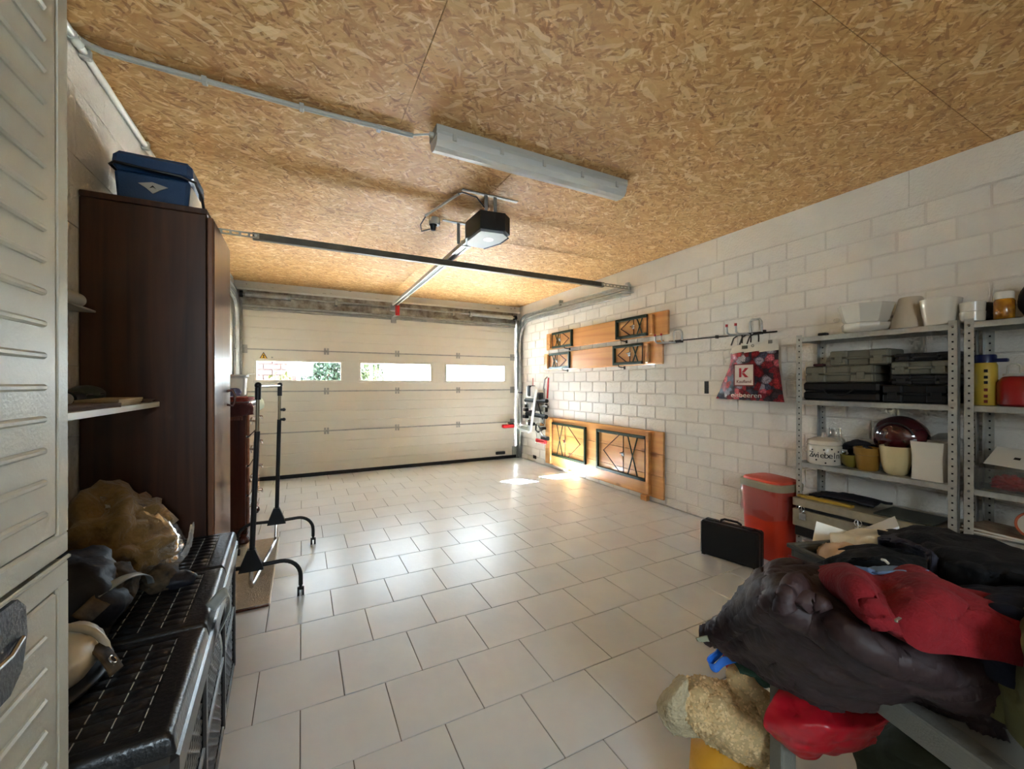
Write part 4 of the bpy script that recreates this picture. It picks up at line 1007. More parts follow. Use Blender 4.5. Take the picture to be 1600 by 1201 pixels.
M['iron'] = mat('dark_iron', (52, 46, 42), .45, metal=.6)
for y, z, lb in ((4.46, 1.655, 'small iron hook under the far end of the upper bench'), (3.40, 1.655, 'small iron hook under the near end of the upper bench'),
                 (4.51, 1.373, 'small iron hook under the far end of the lower bench'), (3.43, 1.373, 'small iron hook under the near end of the lower bench')):
    t = thing('wall_hook', lb, 'hook', (3.14, y, z), 'iron hooks carrying the benches')
    bm = new(); T(bm, [(3.145, y, z - .01), (3.10, y, z - .008), (3.062, y, z - .004), (3.055, y, z + .006), (3.056, y, z + .022)], .005, 8); ob('hook', bm, M['iron'], t, True)
    bm = new(); B(bm, 3.1425, 3.1465, y - .014, y + .014, z - .03, z + .005, .001); ob('plate', bm, M['iron'], t)

# tool rail with double hooks
hr = thing('hook_rail', 'thin iron rail with double hooks along the block wall', 'hook rail', (3.12, 2.3, 1.58))
bm = new(); T(bm, [(3.122, 2.80, 1.590), (3.122, 1.80, 1.572)], .006, 8); ob('rod', bm, M['iron'], hr, True)
for y in (2.74, 2.30, 1.90):
    bm = new(); B(bm, 3.118, 3.147, y - .008, y + .008, 1.570, 1.596, .002); ob('mount', bm, M['iron'], hr)
def u_hook(y, z):
    bm = new(); T(bm, [(3.118, y + .045, z), (3.11, y + .045, z + .085), (3.11, y + .03, z + .105), (3.11, y - .03, z + .105), (3.11, y - .045, z + .085), (3.118, y - .045, z)], .009, 8); u = ob('bow', bm, M['galv'], hr, True)
    bm = new(); B(bm, 3.09, 3.125, y - .055, y + .055, z - .012, z + .006, .003); ob('clamp', bm, M['iron'], hr)
    for q in (.075, .0):
        bm = new(); T(bm, [(3.11, y + q, z - .004), (3.06, y + q + .03, z - .008), (2.99, y + q + .06, z - .006), (2.975, y + q + .066, z + .01), (2.972, y + q + .068, z + .06)], .0075, 8); a_ = ob('arm', bm, M['galv'], hr, True)
        bm = new(); T(bm, [(2.972, y + q + .068, z + .055), (2.972, y + q + .068, z + .075)], .0095, 10); ob('tip', bm, M['red'], a_, True)
u_hook(2.69, 1.578); u_hook(1.955, 1.576)

# berry shopping bag
M['berry'] = None
def berry_mat():
    m = bpy.data.materials.new('printed_berries'); m.use_nodes = True; nt = m.node_tree; N = nt.nodes; K = nt.links; p = N['Principled BSDF']
    tc = N.new('ShaderNodeTexCoord'); mp = N.new('ShaderNodeMapping'); K.new(tc.outputs['Object'], mp.inputs['Vector']); mp.inputs['Scale'].default_value = (0.0, 23, 23)
    vo = N.new('ShaderNodeTexVoronoi'); vo.inputs['Scale'].default_value = 1; K.new(mp.outputs[0], vo.inputs['Vector'])
    sp = N.new('ShaderNodeSeparateColor'); K.new(vo.outputs['Color'], sp.inputs[0])
    cr = N.new('ShaderNodeValToRGB'); cr.color_ramp.interpolation = 'CONSTANT'; K.new(sp.outputs[0], cr.inputs['Fac'])
    e = cr.color_ramp.elements; e[0].color = lin((150, 30, 44)); e[1].position = .28; e[1].color = lin((70, 54, 62))
    for ps, c in ((.46, (206, 54, 60)), (.62, (88, 88, 106)), (.76, (226, 110, 120)), (.88, (176, 168, 178))): q = e.new(ps); q.color = lin(c)
    v2 = N.new('ShaderNodeTexVoronoi'); v2.inputs['Scale'].default_value = 5.5; K.new(mp.outputs[0], v2.inputs['Vector'])
    c2 = N.new('ShaderNodeValToRGB'); K.new(v2.outputs['Distance'], c2.inputs['Fac']); c2.color_ramp.elements[0].position = .1; c2.color_ramp.elements[1].position = .8
    c2.color_ramp.elements[0].color = (1.5, 1.5, 1.5, 1); c2.color_ramp.elements[1].color = (.35, .35, .35, 1)
    mx = N.new('ShaderNodeMix'); mx.data_type = 'RGBA'; mx.blend_type = 'MULTIPLY'; mx.inputs[0].default_value = .8; K.new(cr.outputs[0], mx.inputs[6]); K.new(c2.outputs[0], mx.inputs[7])
    c3 = N.new('ShaderNodeValToRGB'); K.new(vo.outputs['Distance'], c3.inputs['Fac']); c3.color_ramp.elements[0].position = .45; c3.color_ramp.elements[1].position = .75
    c3.color_ramp.elements[0].color = (1, 1, 1, 1); c3.color_ramp.elements[1].color = (.25, .2, .22, 1)
    m2 = N.new('ShaderNodeMix'); m2.data_type = 'RGBA'; m2.blend_type = 'MULTIPLY'; m2.inputs[0].default_value = .9; K.new(mx.outputs[2], m2.inputs[6]); K.new(c3.outputs[0], m2.inputs[7])
    K.new(m2.outputs[2], p.inputs['Base Color']); p.inputs['Roughness'].default_value = .3
    return m
bg = thing('shopping_bag', 'plastic shopping bag printed with berries hanging from the hook rail', 'shopping bag', (3.03, 1.95, 1.06))
def bag_rows(x_off, puff):
    # rows from top to bottom; near edge (small y) is on the right in the photograph
    prof = [(1.50, 2.105, 1.745), (1.44, 2.115, 1.742), (1.34, 2.118, 1.742), (1.22, 2.17, 1.725), (1.12, 2.215, 1.712), (1.065, 2.242, 1.702)]
    rows = []
    for i, (z, ya, yb) in enumerate(prof):
        r = []
        for k in range(6):
            f = k / 5; y = ya + (yb - ya) * f
            b = puff * math.sin(math.pi * f) * (.35 if i == 0 else (.7 if i == 1 else (1 if i < 5 else .25)))
            zz = z + (.012 * math.sin(f * 9) if i == 0 else 0) + (-.01 * f if i == 5 else 0) + (.035 * f - .03 if i < 2 else 0)
            r.append((3.04 + x_off - b, y, zz))
        rows.append(r)
    return rows
bm = new(); PATCH(bm, bag_rows(0, .05), 40, 34, .003, 18, 2.0)
front = bm
bmA = new(); M['berry'] = berry_mat(); M['bagwhite'] = mat('white_plastic_film', (226, 220, 208), .35, var=.05)
me_ = ob('front_panel', front, M['berry'], bg, True)
me_.data.materials.append(M['bagwhite'])
for p_ in me_.data.polygons:
    if p_.center.z + 1.06 > 1.425: p_.material_index = 1
bmA.free()
bm = new(); PATCH(bm, bag_rows(.03, -.015), 30, 24, .002, 18, 5.0); ob('back_panel', bm, M['bagwhite'], bg, True)
for y in (2.06, 1.99, 1.93):
    bm = new(); T(bm, [(3.03, y + .04, 1.49), (3.04, y + .025, 1.545), (3.07, y, 1.572), (3.06, y - .03, 1.572), (3.04, y - .045, 1.53), (3.03, y - .05, 1.50)], .005, 6); ob('handle', bm, M['iron'], bg, True)
bm = new(); PATCH(bm, [[(3.03, 2.12, 1.46), (3.0, 2.15, 1.44), (3.0, 2.14, 1.40)], [(3.03, 2.11, 1.40), (3.0, 2.135, 1.38), (3.01, 2.12, 1.35)]], 8, 6, .003, 30); ob('loose_flap', bm, M['bagwhite'], bg, True)
# printed logo panel
lx = 2.985
M['logored'] = mat('logo_red', (190, 32, 44), .4); M['logowhite'] = mat('logo_white', (226, 214, 204), .4); M['logobrown'] = mat('logo_dark_red', (120, 40, 40), .4)
bm = new(); B(bm, lx, lx + .002, 1.885, 2.045, 1.17, 1.335, .0008); lg = ob('logo_panel', bm, M['logowhite'], bg)
bm = new()
for a in ((1.885, 2.045, 1.167, 1.176), (1.885, 2.045, 1.329, 1.338), (1.883, 1.892, 1.167, 1.338), (2.038, 2.047, 1.167, 1.338)): B(bm, lx - .0015, lx + .001, *a, 0)
ob('logo_border', bm, M['logobrown'], lg)
bm = new(); PR(bm, [(2.002, 1.235), (2.002, 1.305), (1.985, 1.305), (1.985, 1.235)], 'x', lx - .002, lx + .001); ob('logo_stem', bm, M['logored'], lg)
bm = new(); PR(bm, [(1.981, 1.272), (1.955, 1.305), (1.928, 1.305), (1.962, 1.270)], 'x', lx - .002, lx + .001); ob('logo_arm', bm, M['logored'], lg)
bm = new(); PR(bm, [(1.981, 1.266), (1.962, 1.268), (1.928, 1.235), (1.955, 1.235)], 'x', lx - .002, lx + .001); ob('logo_leg', bm, M['logored'], lg)
TX('logo_lettering', 'Kaufland', .034, M['logobrown'], lg, (lx - .0005, 1.965, 1.202), (R(90), 0, R(-90)))
TX('bag_lettering', 'eisbeeren', .052, M['logowhite'], bg, (2.993, 1.955, 1.098), (R(90), 0, R(-86)), sx=1.15)
bm = new(); B(bm, 2.998, 3.0, 1.945, 1.99, 1.452, 1.476, .0005); ob('print_mark', bm, mat('print_green_grey', (70, 78, 66), .5), bg)
bm = new(); T(bm, arc((2.998, 1.905, 1.47), .009, 0, 2 * math.pi, 14, (0, 1, 0), (0, 0, 1))[:-1], .002, 5, True); ob('print_ring', bm, mat('print_grey', (110, 108, 100), .5), bg)
bm = new(); B(bm, 3.013, 3.015, 1.77, 1.80, 1.478, 1.502, .0005); ob('print_barcode', bm, mat('print_dark_grey', (150, 144, 134), .5), bg)

# black slot in the wall
bm = new(); B(bm, 3.139, 3.1475, 2.388, 2.428, 1.10, 1.208, .002); tag(ob('wall_plate', bm, M['black']), 'small black upright plate on the block wall left of the bag', 'plate')
# dark vent at the foot of the wall
bm = new(); B(bm, 3.138, 3.147, 5.33, 5.42, .05, .10, .003); tag(ob('floor_vent', bm, M['iron']), 'small dark vent at the foot of the wall by the door', 'vent')

# bicycle carrier hung in the corner
bc = thing('bike_carrier', 'folded white and black bicycle carrier hanging on the wall by the door', 'bicycle carrier', (3.0, 5.3, .5))
def tube(nm, pts, r, mm, par=None): b = new(); T(b, pts, r, 10); return ob(nm, b, M[mm], par or bc, True)
M['carwhite'] = mat('white_coated_tube', (236, 234, 230), .3)
tube('frame_tube', [(2.97, 5.60, 1.10), (2.97, 5.635, .80), (2.97, 5.63, .58), (2.97, 5.59, .51), (2.97, 5.50, .485), (2.97, 5.26, .47), (2.97, 5.20, .50), (2.97, 5.16, .62), (2.96, 5.06, .95), (2.97, 5.03, 1.10)], .019, 'carwhite')
tube('frame_tube', [(3.05, 5.46, .90), (3.05, 5.45, .55), (3.05, 5.40, .52), (3.05, 5.36, .55), (3.05, 5.37, .88)], .015, 'carwhite')
tube('frame_tube', [(3.04, 4.93, 1.12), (3.04, 4.95, .62)], .014, 'silver')
tube('frame_tube', [(3.05, 5.16, .95), (3.05, 4.99, .68)], .012, 'black')
tube('rail_beam', [(3.03, 5.45, .935), (3.03, 4.85, .945)], .03, 'black'); tube('rail_beam', [(3.03, 5.42, .735), (3.03, 4.86, .725)], .03, 'black')
b = new(); B(b, 2.98, 3.10, 5.20, 5.38, .98, 1.15, .02); ob('clamp_housing', b, M['carwhite'], bc)
b = new(); B(b, 2.965, 3.08, 5.22, 5.30, 1.0, 1.16, .015); ob('lever_block', b, M['black'], bc)
b = new(); B(b, 2.99, 3.08, 4.98, 5.10, .95, 1.06, .02); ob('clamp', b, M['black'], bc)
tube('rod', [(3.07, 5.30, 1.14), (3.07, 5.30, 1.27)], .006, 'red'); tube('rod', [(3.07, 4.90, .98), (3.07, 4.87, 1.27)], .012, 'pinkrod' if 'pinkrod' in M else 'red')
tube('hook_bar', [(3.05, 4.97, 1.10), (3.05, 4.93, 1.25), (3.09, 4.93, 1.28)], .01, 'silver')
tube('lever', [(2.97, 5.56, 1.055), (2.96, 5.46, 1.05)], .016, 'black'); tube('lever', [(2.99, 4.88, .875), (2.98, 4.74, .872)], .017, 'black')
for i, (y, z) in enumerate(((5.45, .86), (5.42, .80), (5.44, .70), (5.34, .63), (5.25, .78), (5.27, .60), (5.02, .62), (4.95, .56))):
    b = new(); r_ = random.Random(i); B(b, 2.98, 3.06, y - .035 - r_.random() * .03, y + .03, z - .015 - r_.random() * .02, z + .015, .006); ob('fitting', b, M['black'] if i % 3 else M['silver'], bc)
tube('strap', [(3.03, 5.14, .60), (3.0, 5.10, .52), (2.98, 5.00, .50), (3.0, 4.90, .55)], .012, 'black')
tube('arm', [(3.02, 5.06, .58), (2.98, 4.92, .50), (2.96, 4.78, .44)], .012, 'silver'); tube('arm', [(3.03, 5.4, .55), (2.98, 5.62, .56)], .012, 'silver')
b = new(); B(b, 2.93, 2.99, 4.70, 4.86, .415, .47, .012); ob('lamp_housing', b, M['black'], bc)
M['tail'] = mat('red_tail_lamp_lens', (214, 44, 50), .2, coat=.5)
b = new(); B(b, 2.90, 2.95, 4.70, 4.95, .37, .425, .012); ob('tail_lamp', b, M['tail'], bc)
b = new(); B(b, 2.85, 2.93, 5.64, 5.72, .56, .59, .012); ob('lamp_housing', b, M['black'], bc)
b = new(); B(b, 2.74, 2.93, 5.62, 5.70, .505, .56, .012); ob('tail_lamp', b, M['tail'], bc)
tube('cable', [(3.05, 5.17, .48), (3.05, 5.15, .38), (3.06, 5.17, .32), (3.07, 5.22, .31)], .005, 'silver')
b = new(); B(b, 3.10, 3.144, 5.0, 5.3, .78, .9, .006); ob('wall_holder', b, M['iron'], bc)

# waste bin with a clear liner
M['orange'] = mat('translucent_orange_red_plastic', (222, 62, 34), .3, spec=.6)
M['orangelid'] = mat('orange_red_lid_plastic', (224, 82, 56), .35)
M['taupe'] = mat('taupe_plastic', (172, 158, 132), .45)
bn = thing('waste_bin', 'tall orange-red waste bin with taupe rim and clear liner by the wall', 'waste bin', (2.86, 1.72, 0))
BC = (2.885, 1.705)
def rr(scale, z): return (.15 * scale, z)
bm = new(); L(bm, [(0, .004), (.120, .004), (.128, .016), (.146, .47), (.150, .50), (.143, .50), (.139, .46), (.122, .02), (0, .02)], (BC[0], BC[1], 0), 40, .86, 1.06, 4.5, R(-8)); ob('tub', bm, M['orange'], bn, True)
bm = new(); L(bm, [(.150, .475), (.157, .475), (.159, .515), (.153, .522), (.140, .522), (.140, .50), (.150, .495)], (BC[0], BC[1], 0), 40, .86, 1.06, 4.5, R(-8)); ob('rim', bm, M['taupe'], bn, True)
bm = new(); L(bm, [(.142, .516), (.142, .524), (.136, .536), (.11, .545), (0, .548)], (BC[0], BC[1], 0), 40, .86, 1.06, 4.5, R(-8)); ob('lid', bm, M['orangelid'], bn, True)
bm = new(); L(bm, [(.152, .475), (.156, .44), (.153, .38), (.158, .33), (.152, .30), (.150, .285)], (BC[0], BC[1], 0), 40, .86, 1.06, 4.5, R(-8))
for v in bm.verts:
    q = v.co * 22; k = .006 * noise.noise(q) ; d = Vector((v.co.x - BC[0], v.co.y - BC[1], 0)).normalized(); v.co += d * abs(k); v.co.z += (.02 * noise.noise(q * .4) if v.co.z < .35 else 0)
ob('liner', bm, clear_mat('clear_bin_liner', (252, 246, 244), .09, .1, .05, (240, 225, 222)), bn, True)

# black carrying case on the floor
cs = thing('carry_case', 'flat black carrying case standing on its edge in front of the bin', 'case', (2.55, 1.76, 0), rz=math.atan2(.12, -.375) - math.pi / 2 + 0, local=True)
cs.location = (2.575, 1.785, 0); cs.rotation_euler = (0, 0, math.atan2(1.94 - 1.59, 2.515 - 2.60) - math.pi / 2)
bm = new(); B(bm, -.055, -.002, -.185, .185, .004, .235, .012); ob('shell', bm, M['black'], cs)
bm = new(); B(bm, .002, .055, -.185, .185, .004, .235, .012); ob('shell', bm, M['black'], cs)
bm = new(); B(bm, -.004, .004, -.181, .181, .008, .231, .003); ob('seam', bm, M['rubber'], cs)
bm = new(); T(bm, [(0, -.065, .234), (0, -.062, .252), (0, -.04, .262), (0, .04, .262), (0, .062, .252), (0, .065, .234)], .0075, 8); ob('handle', bm, M['black'], cs, True)
for y in (-.125, .125):
    bm = new(); B(bm, -.02, .02, y - .022, y + .022, .233, .243, .004); ob('catch', bm, M['black'], cs)
for y in (-.07, .07):
    bm = new(); B(bm, -.008, .008, y - .006, y + .006, .232, .246, .002); ob('handle_mount', bm, M['silver'], cs)
for y in (-.165, .165):
    bm = new(); B(bm, -.05, .05, y - .012, y + .012, 0, .006, .002); ob('foot', bm, M['rubber'], cs)

# ---------------------------------------------------------------- steel shelving
M['rackgalv'] = mat('galvanised_rack_steel', (188, 189, 184), .42, metal=.5, var=.12, vscale=30)
M['hole'] = mat('dark_hole', (12, 12, 12), .9)
def rack(label, y0, y1, shelves, h):
    """y1 is the far end"""
    t = thing('steel_shelving', label, 'shelving', (2.99, (y0 + y1) / 2, 0), 'galvanised shelving racks')
    x0, x1 = 2.845, 3.125
    for x, sx in ((x0, 1), (x1, -1)):
        for y, sy in ((y0, 1), (y1, -1)):
            bm = new()
            B(bm, x, x + sx * .0022, y, y + sy * .034, 0, h, .0005); B(bm, x, x + sx * .034, y, y + sy * .0022, 0, h, .0005)
            p = ob('upright', bm, M['rackgalv'], t)
            if x == x0:
                bm = new(); z = .06
                while z < h - .02:
                    yy = y + sy * .018; B(bm, x - .0008 * sx, x + .001 * sx, yy - .0035, yy + .0035, z - .004, z + .004, 0); z += .036
                o_ = ob('slot_holes', bm, M['hole'], p); o_['kind'] = 'stuff'
            else:
                bm = new(); z = .06
                while z < h - .02:
                    yy = y + sy * .018; B(bm, x - .003, x - .0018, yy - .0035, yy + .0035, z - .004, z + .004, 0); z += .036
                o_ = ob('slot_holes', bm, M['hole'], p); o_['kind'] = 'stuff'
    for z in shelves:
        bm = new(); B(bm, x0 + .003, x1 - .003, y0 + .003, y1 - .003, z - .003, z, .0005)
        for a in ((x0 + .003, x0 + .005), (x1 - .005, x1 - .003)): B(bm, a[0], a[1], y0 + .003, y1 - .003, z - .03, z, .0005)
        for a in ((y0 + .003, y0 + .005), (y1 - .005, y1 - .003)): B(bm, x0 + .003, x1 - .003, a[0], a[1], z - .03, z, .0005)
        s = ob('shelf', bm, M['rackgalv'], t)
        for y in (y0 + .018, y1 - .018):
            bm = new(); T(bm, [(x0 - .004, y, z - .015), (x0 + .003, y, z - .015)], .005, 8); ob('bolt', bm, M['silver'], s)
    return t
S1, S2, S3, S4 = 1.483, 1.083, .686, .235
rack('galvanised shelving rack standing beside the red bin', .786, 1.52, (S1, S2, S3, S4), 1.497)
rack('galvanised shelving rack at the right edge of the picture', .03, .766, (S1, S2, S3, .47), 1.497)

M['porc'] = mat('glazed_white_porcelain', (224, 216, 202), .22, coat=.3, var=.02)
M['porcmat'] = mat('matt_cream_ceramic', (206, 194, 174), .6, var=.04)
def vessel(name, label, cat, prof, c, mm, n=36, power=2.0, rz=0, sx=1, sy=1, group=None, part='bowl'):
    t = thing(name, label, cat, c, group)
    bm = new(); L(bm, prof, c, n, sx, sy, power, rz); ob(part, bm, M[mm], t, True)
    return t
t = vessel('tureen', 'large white octagonal tureen lying at the far end of the top shelf', 'tureen', [(0, 0), (.085, 0), (.108, .018), (.116, .045), (.112, .055), (.098, .06), (.108, .075), (.132, .165), (.126, .165), (.10, .075), (0, .065)], (2.955, 1.20, S1), 'porc', 8, 2, R(10))
bm = new(); L(bm, [(0, 0), (.012, 0), (.017, .012), (.012, .022), (0, .024)], (2.955, 1.345, S1 + .085), 14); ob('knob', bm, M['porc'], t, True)
bm = new(); B(bm, 2.87, 2.93, 1.30, 1.35, S1, S1 + .012, .003); B(bm, 2.88, 2.92, 1.36, 1.40, S1, S1 + .02, .004)
bm.free()
bm = new(); B(bm, 2.86, 2.90, 1.36, 1.405, S1 + .0005, S1 + .018, .004); tag(ob('small_box', bm, M['black']), 'tiny black box on the top shelf by the tureen', 'box')
vessel('tall_planter', 'matt cream upturned flower pot behind the tureen', 'pot', [(0, .18), (.045, .18), (.05, .175), (.088, .005), (.088, 0), (.08, 0), (.042, .17), (0, .17)], (3.0, 1.013, S1), 'porcmat', part='pot')
vessel('flower_pot', 'white glazed square-sided flower pot on the top shelf by the rack join', 'pot', [(0, 0), (.052, 0), (.058, .004), (.075, .138), (.07, .138), (.054, .01), (0, .01)], (2.94, .875, S1), 'porc', 36, 3, part='pot')
for k in range(2):
    vessel('ramekin', ['lower white ramekin of two stacked where the racks join', 'upper white ramekin of two stacked where the racks join'][k], 'bowl', [(0, 0), (.036, 0), (.043, .008), (.045, .052), (.041, .052), (.038, .01), (0, .008)], (2.92, .757, S1 + k * .047 + .0005), 'porc', group='stacked ramekins')
t = vessel('honey_jar', 'amber jar with a white lid on the right rack top shelf', 'jar', [(0, 0), (.03, 0), (.034, .006), (.034, .088), (.027, .10), (0, .10)], (2.92, .655, S1), 'amber' if 'amber' in M else 'porc', part='glass')
M['amber'] = mat('amber_honey', (206, 150, 40), .15, rgb2=(150, 90, 16), vscale=18, coat=.5)
t.children[0].data.materials[0] = M['amber']
bm = new(); L(bm, [(0, .0), (.031, .0), (.031, .03), (.028, .034), (0, .034)], (2.92, .655, S1 + .098), 28); ob('lid', bm, M['white'], t, True)
bm = new(); BLOB(bm, (3.02, .735, S1 + .05), (.05, .055, .055), 16, .2, 2, 3, -.048); tag(ob('dark_bundle', bm, M['navy'], None, 'all'), 'small black bundle behind the amber jar', 'bundle')
bm = new(); BLOB(bm, (2.99, .56, S1 + .085), (.07, .07, .10), 16, .08, 2, 3, -.083); tag(ob('black_hat', bm, M['navy'], None, 'all'), 'tall black hat at the right end of the top shelf', 'hat')

# cases on the second shelf
M['greycase'] = mat('grey_case_plastic', (120, 116, 100), .5, var=.06, bump=.2, bscale=150)
M['darkcase'] = mat('charcoal_case_plastic', (46, 44, 42), .5, bump=.2, bscale=150)
def case(label, y0, y1, z0, h, x0, x1, mm, notch=True, group='tool cases on the shelf'):
    t = thing('tool_case', label, 'tool case', ((x0 + x1) / 2, (y0 + y1) / 2, z0), group)
    w = y1 - y0; m_ = z0 + h * .5
    if notch:
        for k, (a, b_) in enumerate(((z0 + .0005, m_ - .001), (m_ + .001, z0 + h))):
            bm = new(); B(bm, x0 + .022, x1, y0, y1, a, b_, .007); B(bm, x0, x0 + .03, y0 + .003, y0 + w * .32, a, b_, .007); B(bm, x0, x0 + .03, y1 - w * .32, y1 - .003, a, b_, .007)
            ob('base' if k == 0 else 'cover', bm, M[mm], t)
        bm = new(); B(bm, x0 + .002, x0 + .014, y0 + w * .3, y1 - w * .3, m_ - .008, m_ + .008, .004); ob('handle', bm, M[mm], t)
        for y in (y0 + w * .17, y1 - w * .17):
            bm = new(); B(bm, x0 - .004, x0 + .003, y - .02, y + .02, m_ - h * .32, m_ + h * .12, .002); ob('latch', bm, M[mm], t)
    else:
        bm = new(); B(bm, x0, x1, y0, y1, z0 + .0005, m_ - .001, .012); ob('base', bm, M[mm], t)
        bm = new(); B(bm, x0, x1, y0, y1, m_ + .001, z0 + h, .012); ob('cover', bm, M[mm], t)
        yc = (y0 + y1) / 2
        bm = new(); T(bm, [(x0 - .002, yc + w * .2, z0 + h * .62), (x0 - .012, yc + w * .12, z0 + h * .35), (x0 - .014, yc, z0 + h * .28), (x0 - .012, yc - w * .12, z0 + h * .35), (x0 - .002, yc - w * .2, z0 + h * .62)], .004, 6); ob('handle', bm, M['black'], t, True)
    return t
case('long black soft case at the bottom of the far stack', 1.105, 1.495, S2, .112, 2.872, 3.10, 'black', False)
case('grey tool case in the middle of the far stack', 1.128, 1.482, S2 + .113, .098, 2.87, 3.08, 'greycase')
case('grey tool case on top of the far stack', 1.07, 1.36, S2 + .212, .09, 2.90, 3.09, 'greycase')
case('black moulded case at the bottom of the near stack', .825, 1.09, S2, .096, 2.868, 3.10, 'black', True)
case('charcoal tool case in the middle of the near stack', .80, 1.06, S2 + .097, .055, 2.89, 3.10, 'darkcase', True)
case('charcoal tool case with grey latches above the near stack middle', .815, 1.055, S2 + .153, .068, 2.872, 3.09, 'greycase', True)
case('flat dark tool case on top of the near stack', .80, 1.05, S2 + .222, .045, 2.90, 3.10, 'darkcase', True)
bm = new(); B(bm, 2.88, 2.92, 1.385, 1.44, S2 + .2125, S2 + .228, .004); tag(ob('drill_bit_box', bm, mat('dark_red_box', (70, 24, 28), .5)), 'tiny dark red box on the middle grey case', 'box')

# pots on the third shelf
t = thing('onion_pot', 'white lidded ceramic pot with dark lettering and spots on the shelf', 'pot', (2.925, 1.40, S3))
c = (2.925, 1.398, S3)
bm = new(); L(bm, [(0, 0), (.084, 0), (.09, .008), (.09, .112), (.086, .118), (0, .118)], c, 40); ob('pot', bm, M['porc'], t, True)
bm = new(); L(bm, [(0, .119), (.088, .119), (.092, .124), (.086, .146), (.05, .162), (.018, .166), (.012, .170), (.014, .185), (0, .19)], c, 40); ld = ob('lid', bm, M['porc'], t, True)
bm = new(); T(bm, [(2.925 - .025, 1.398, S3 + .162), (2.925 - .012, 1.398, S3 + .19), (2.925 + .012, 1.398, S3 + .19), (2.925 + .025, 1.398, S3 + .162)], .007, 8); ob('lid_handle', bm, M['porc'], ld, True)
for a in (R(118), R(-62)):
    d_ = Vector((math.cos(a), math.sin(a), 0)); p0 = Vector(c) + d_ * .088
    bm = new(); T(bm, [p0 + Vector((0, 0, .09)), p0 + d_ * .02 + Vector((0, 0, .092)), p0 + d_ * .026 + Vector((0, 0, .075)), p0 + d_ * .016 + Vector((0, 0, .06)), p0 + Vector((0, 0, .058))], .006, 8); ob('ear_handle', bm, M['porc'], t, True)
for i, (a, z) in enumerate(((205, .095), (240, .03), (180, .03), (230, .10), (165, .09), (255, .085), (210, .015))):
    d_ = Vector((math.cos(R(a)), math.sin(R(a)), 0)); p0 = Vector(c) + d_ * .0898 + Vector((0, 0, z)); bm = new(); T(bm, [p0, p0 + d_ * .0012], .005, 8); ob('spot', bm, M['ink'], t)
for i, chh in enumerate('Zwiebeln'):
    a = R(160 + i * 13.2); d_ = Vector((math.cos(a), math.sin(a), 0)); p0 = Vector(c) + d_ * .0905 + Vector((0, 0, .06))
    TX('letter', chh, .052, M['ink'], t, p0, (R(90), 0, a + R(90)), .0004)
M['glass'] = clear_mat('thin_clear_glass', (244, 248, 246), .12, .02)
vessel('glass_globe', 'clear glass globe behind the lettered pot', 'glass', [(0, .004), (.03, .004), (.045, .03), (.058, .09), (.052, .135), (.035, .165), (.03, .20), (.032, .215)], (3.05, 1.395, S3), 'glass', part='glass')
M['gold'] = mat('gold_glazed_ceramic', (176, 132, 58), .3, metal=.35, var=.08)
vessel('olive_bowl', 'small olive green bowl between the lettered pot and the gold pot', 'bowl', [(0, 0), (.03, 0), (.05, .02), (.062, .075), (.058, .075), (.045, .022), (0, .008)], (2.955, 1.265, S3), 'oliveglz' if 'oliveglz' in M else 'gold')
M['oliveglz'] = mat('olive_glaze', (140, 124, 52), .3); bpy.data.objects['olive_bowl'].children[0].data.materials[0] = M['oliveglz']
vessel('gold_pot', 'small gold flower pot with a banded rim on the shelf', 'pot', [(0, 0), (.044, 0), (.05, .01), (.058, .088), (.064, .09), (.066, .13), (.06, .13), (.056, .09), (.046, .012), (0, .012)], (2.925, 1.175, S3), 'gold', part='pot')
M['creamglz'] = mat('cream_glaze', (216, 198, 152), .3, coat=.3)
vessel('cream_pot', 'cream tapered oval pot between the gold and white pots', 'pot', [(0, 0), (.038, 0), (.05, .012), (.064, .07), (.07, .156), (.065, .156), (.058, .07), (.044, .015), (0, .015)], (2.925, 1.048, S3), 'creamglz', part='pot')
t = thing('square_pot', 'white flared square planter at the near end of the shelf', 'pot', (2.935, .91, S3))
bm = new(); L(bm, [(0, 0), (.066, 0), (.064, .06), (.064, .12), (.070, .198), (.065, .198), (.058, .12), (.058, .015), (0, .015)], (2.935, .908, S3), 40, 1, 1, 7, R(2)); ob('pot', bm, M['porc'], t, True)
M['visor'] = mat('dark_red_marbled_gloss', (92, 26, 34), .1, rgb2=(22, 14, 18), vscale=9, coat=1.0)
t = thing('helmet', 'glossy dark red marbled helmet behind the pots', 'helmet', (3.03, 1.07, S3))
bm = new(); BLOB(bm, (3.025, 1.065, S3 + .20), (.09, .125, .118), 20, .03, 1.5, 2.0, -.14); ob('shell', bm, M['visor'], t, 'all')
bm = new(); T(bm, [(3.025, 1.065, S3 + .0005), (3.025, 1.065, S3 + .10)], .055, 18); ob('stand', bm, M['black'], t, True)
bm = new(); T(bm, arc((2.945, 1.065, S3 + .19), .09, R(20), R(160), 12, (0, 1, 0), (0, 0, 1)), .004, 6); ob('visor_seam', bm, M['black'], t, True)
bm = new(); BLOB(bm, (3.03, 1.255, S3 + .10), (.075, .10, .05), 20, .35, 2.2, 3, -.0);  BLOB(bm, (3.04, 1.255, S3 + .05), (.06, .09, .05), 16, .1, 2, 1, -.049); tag(ob('black_cloth', bm, M['navy'], None, 'all'), 'crumpled black cloth heap behind the gold pot', 'cloth')
t = thing('clear_tray', 'clear plastic bowl turned over behind the white square planter', 'bowl', (3.02, .875, S3))
bm = new(); L(bm, [(.075, 0), (.085, .01), (.08, .18), (.075, .20), (.03, .235), (0, .24)], (3.035, .88, S3 + .0005), 30); ob('bowl', bm, M['film'], t, True)

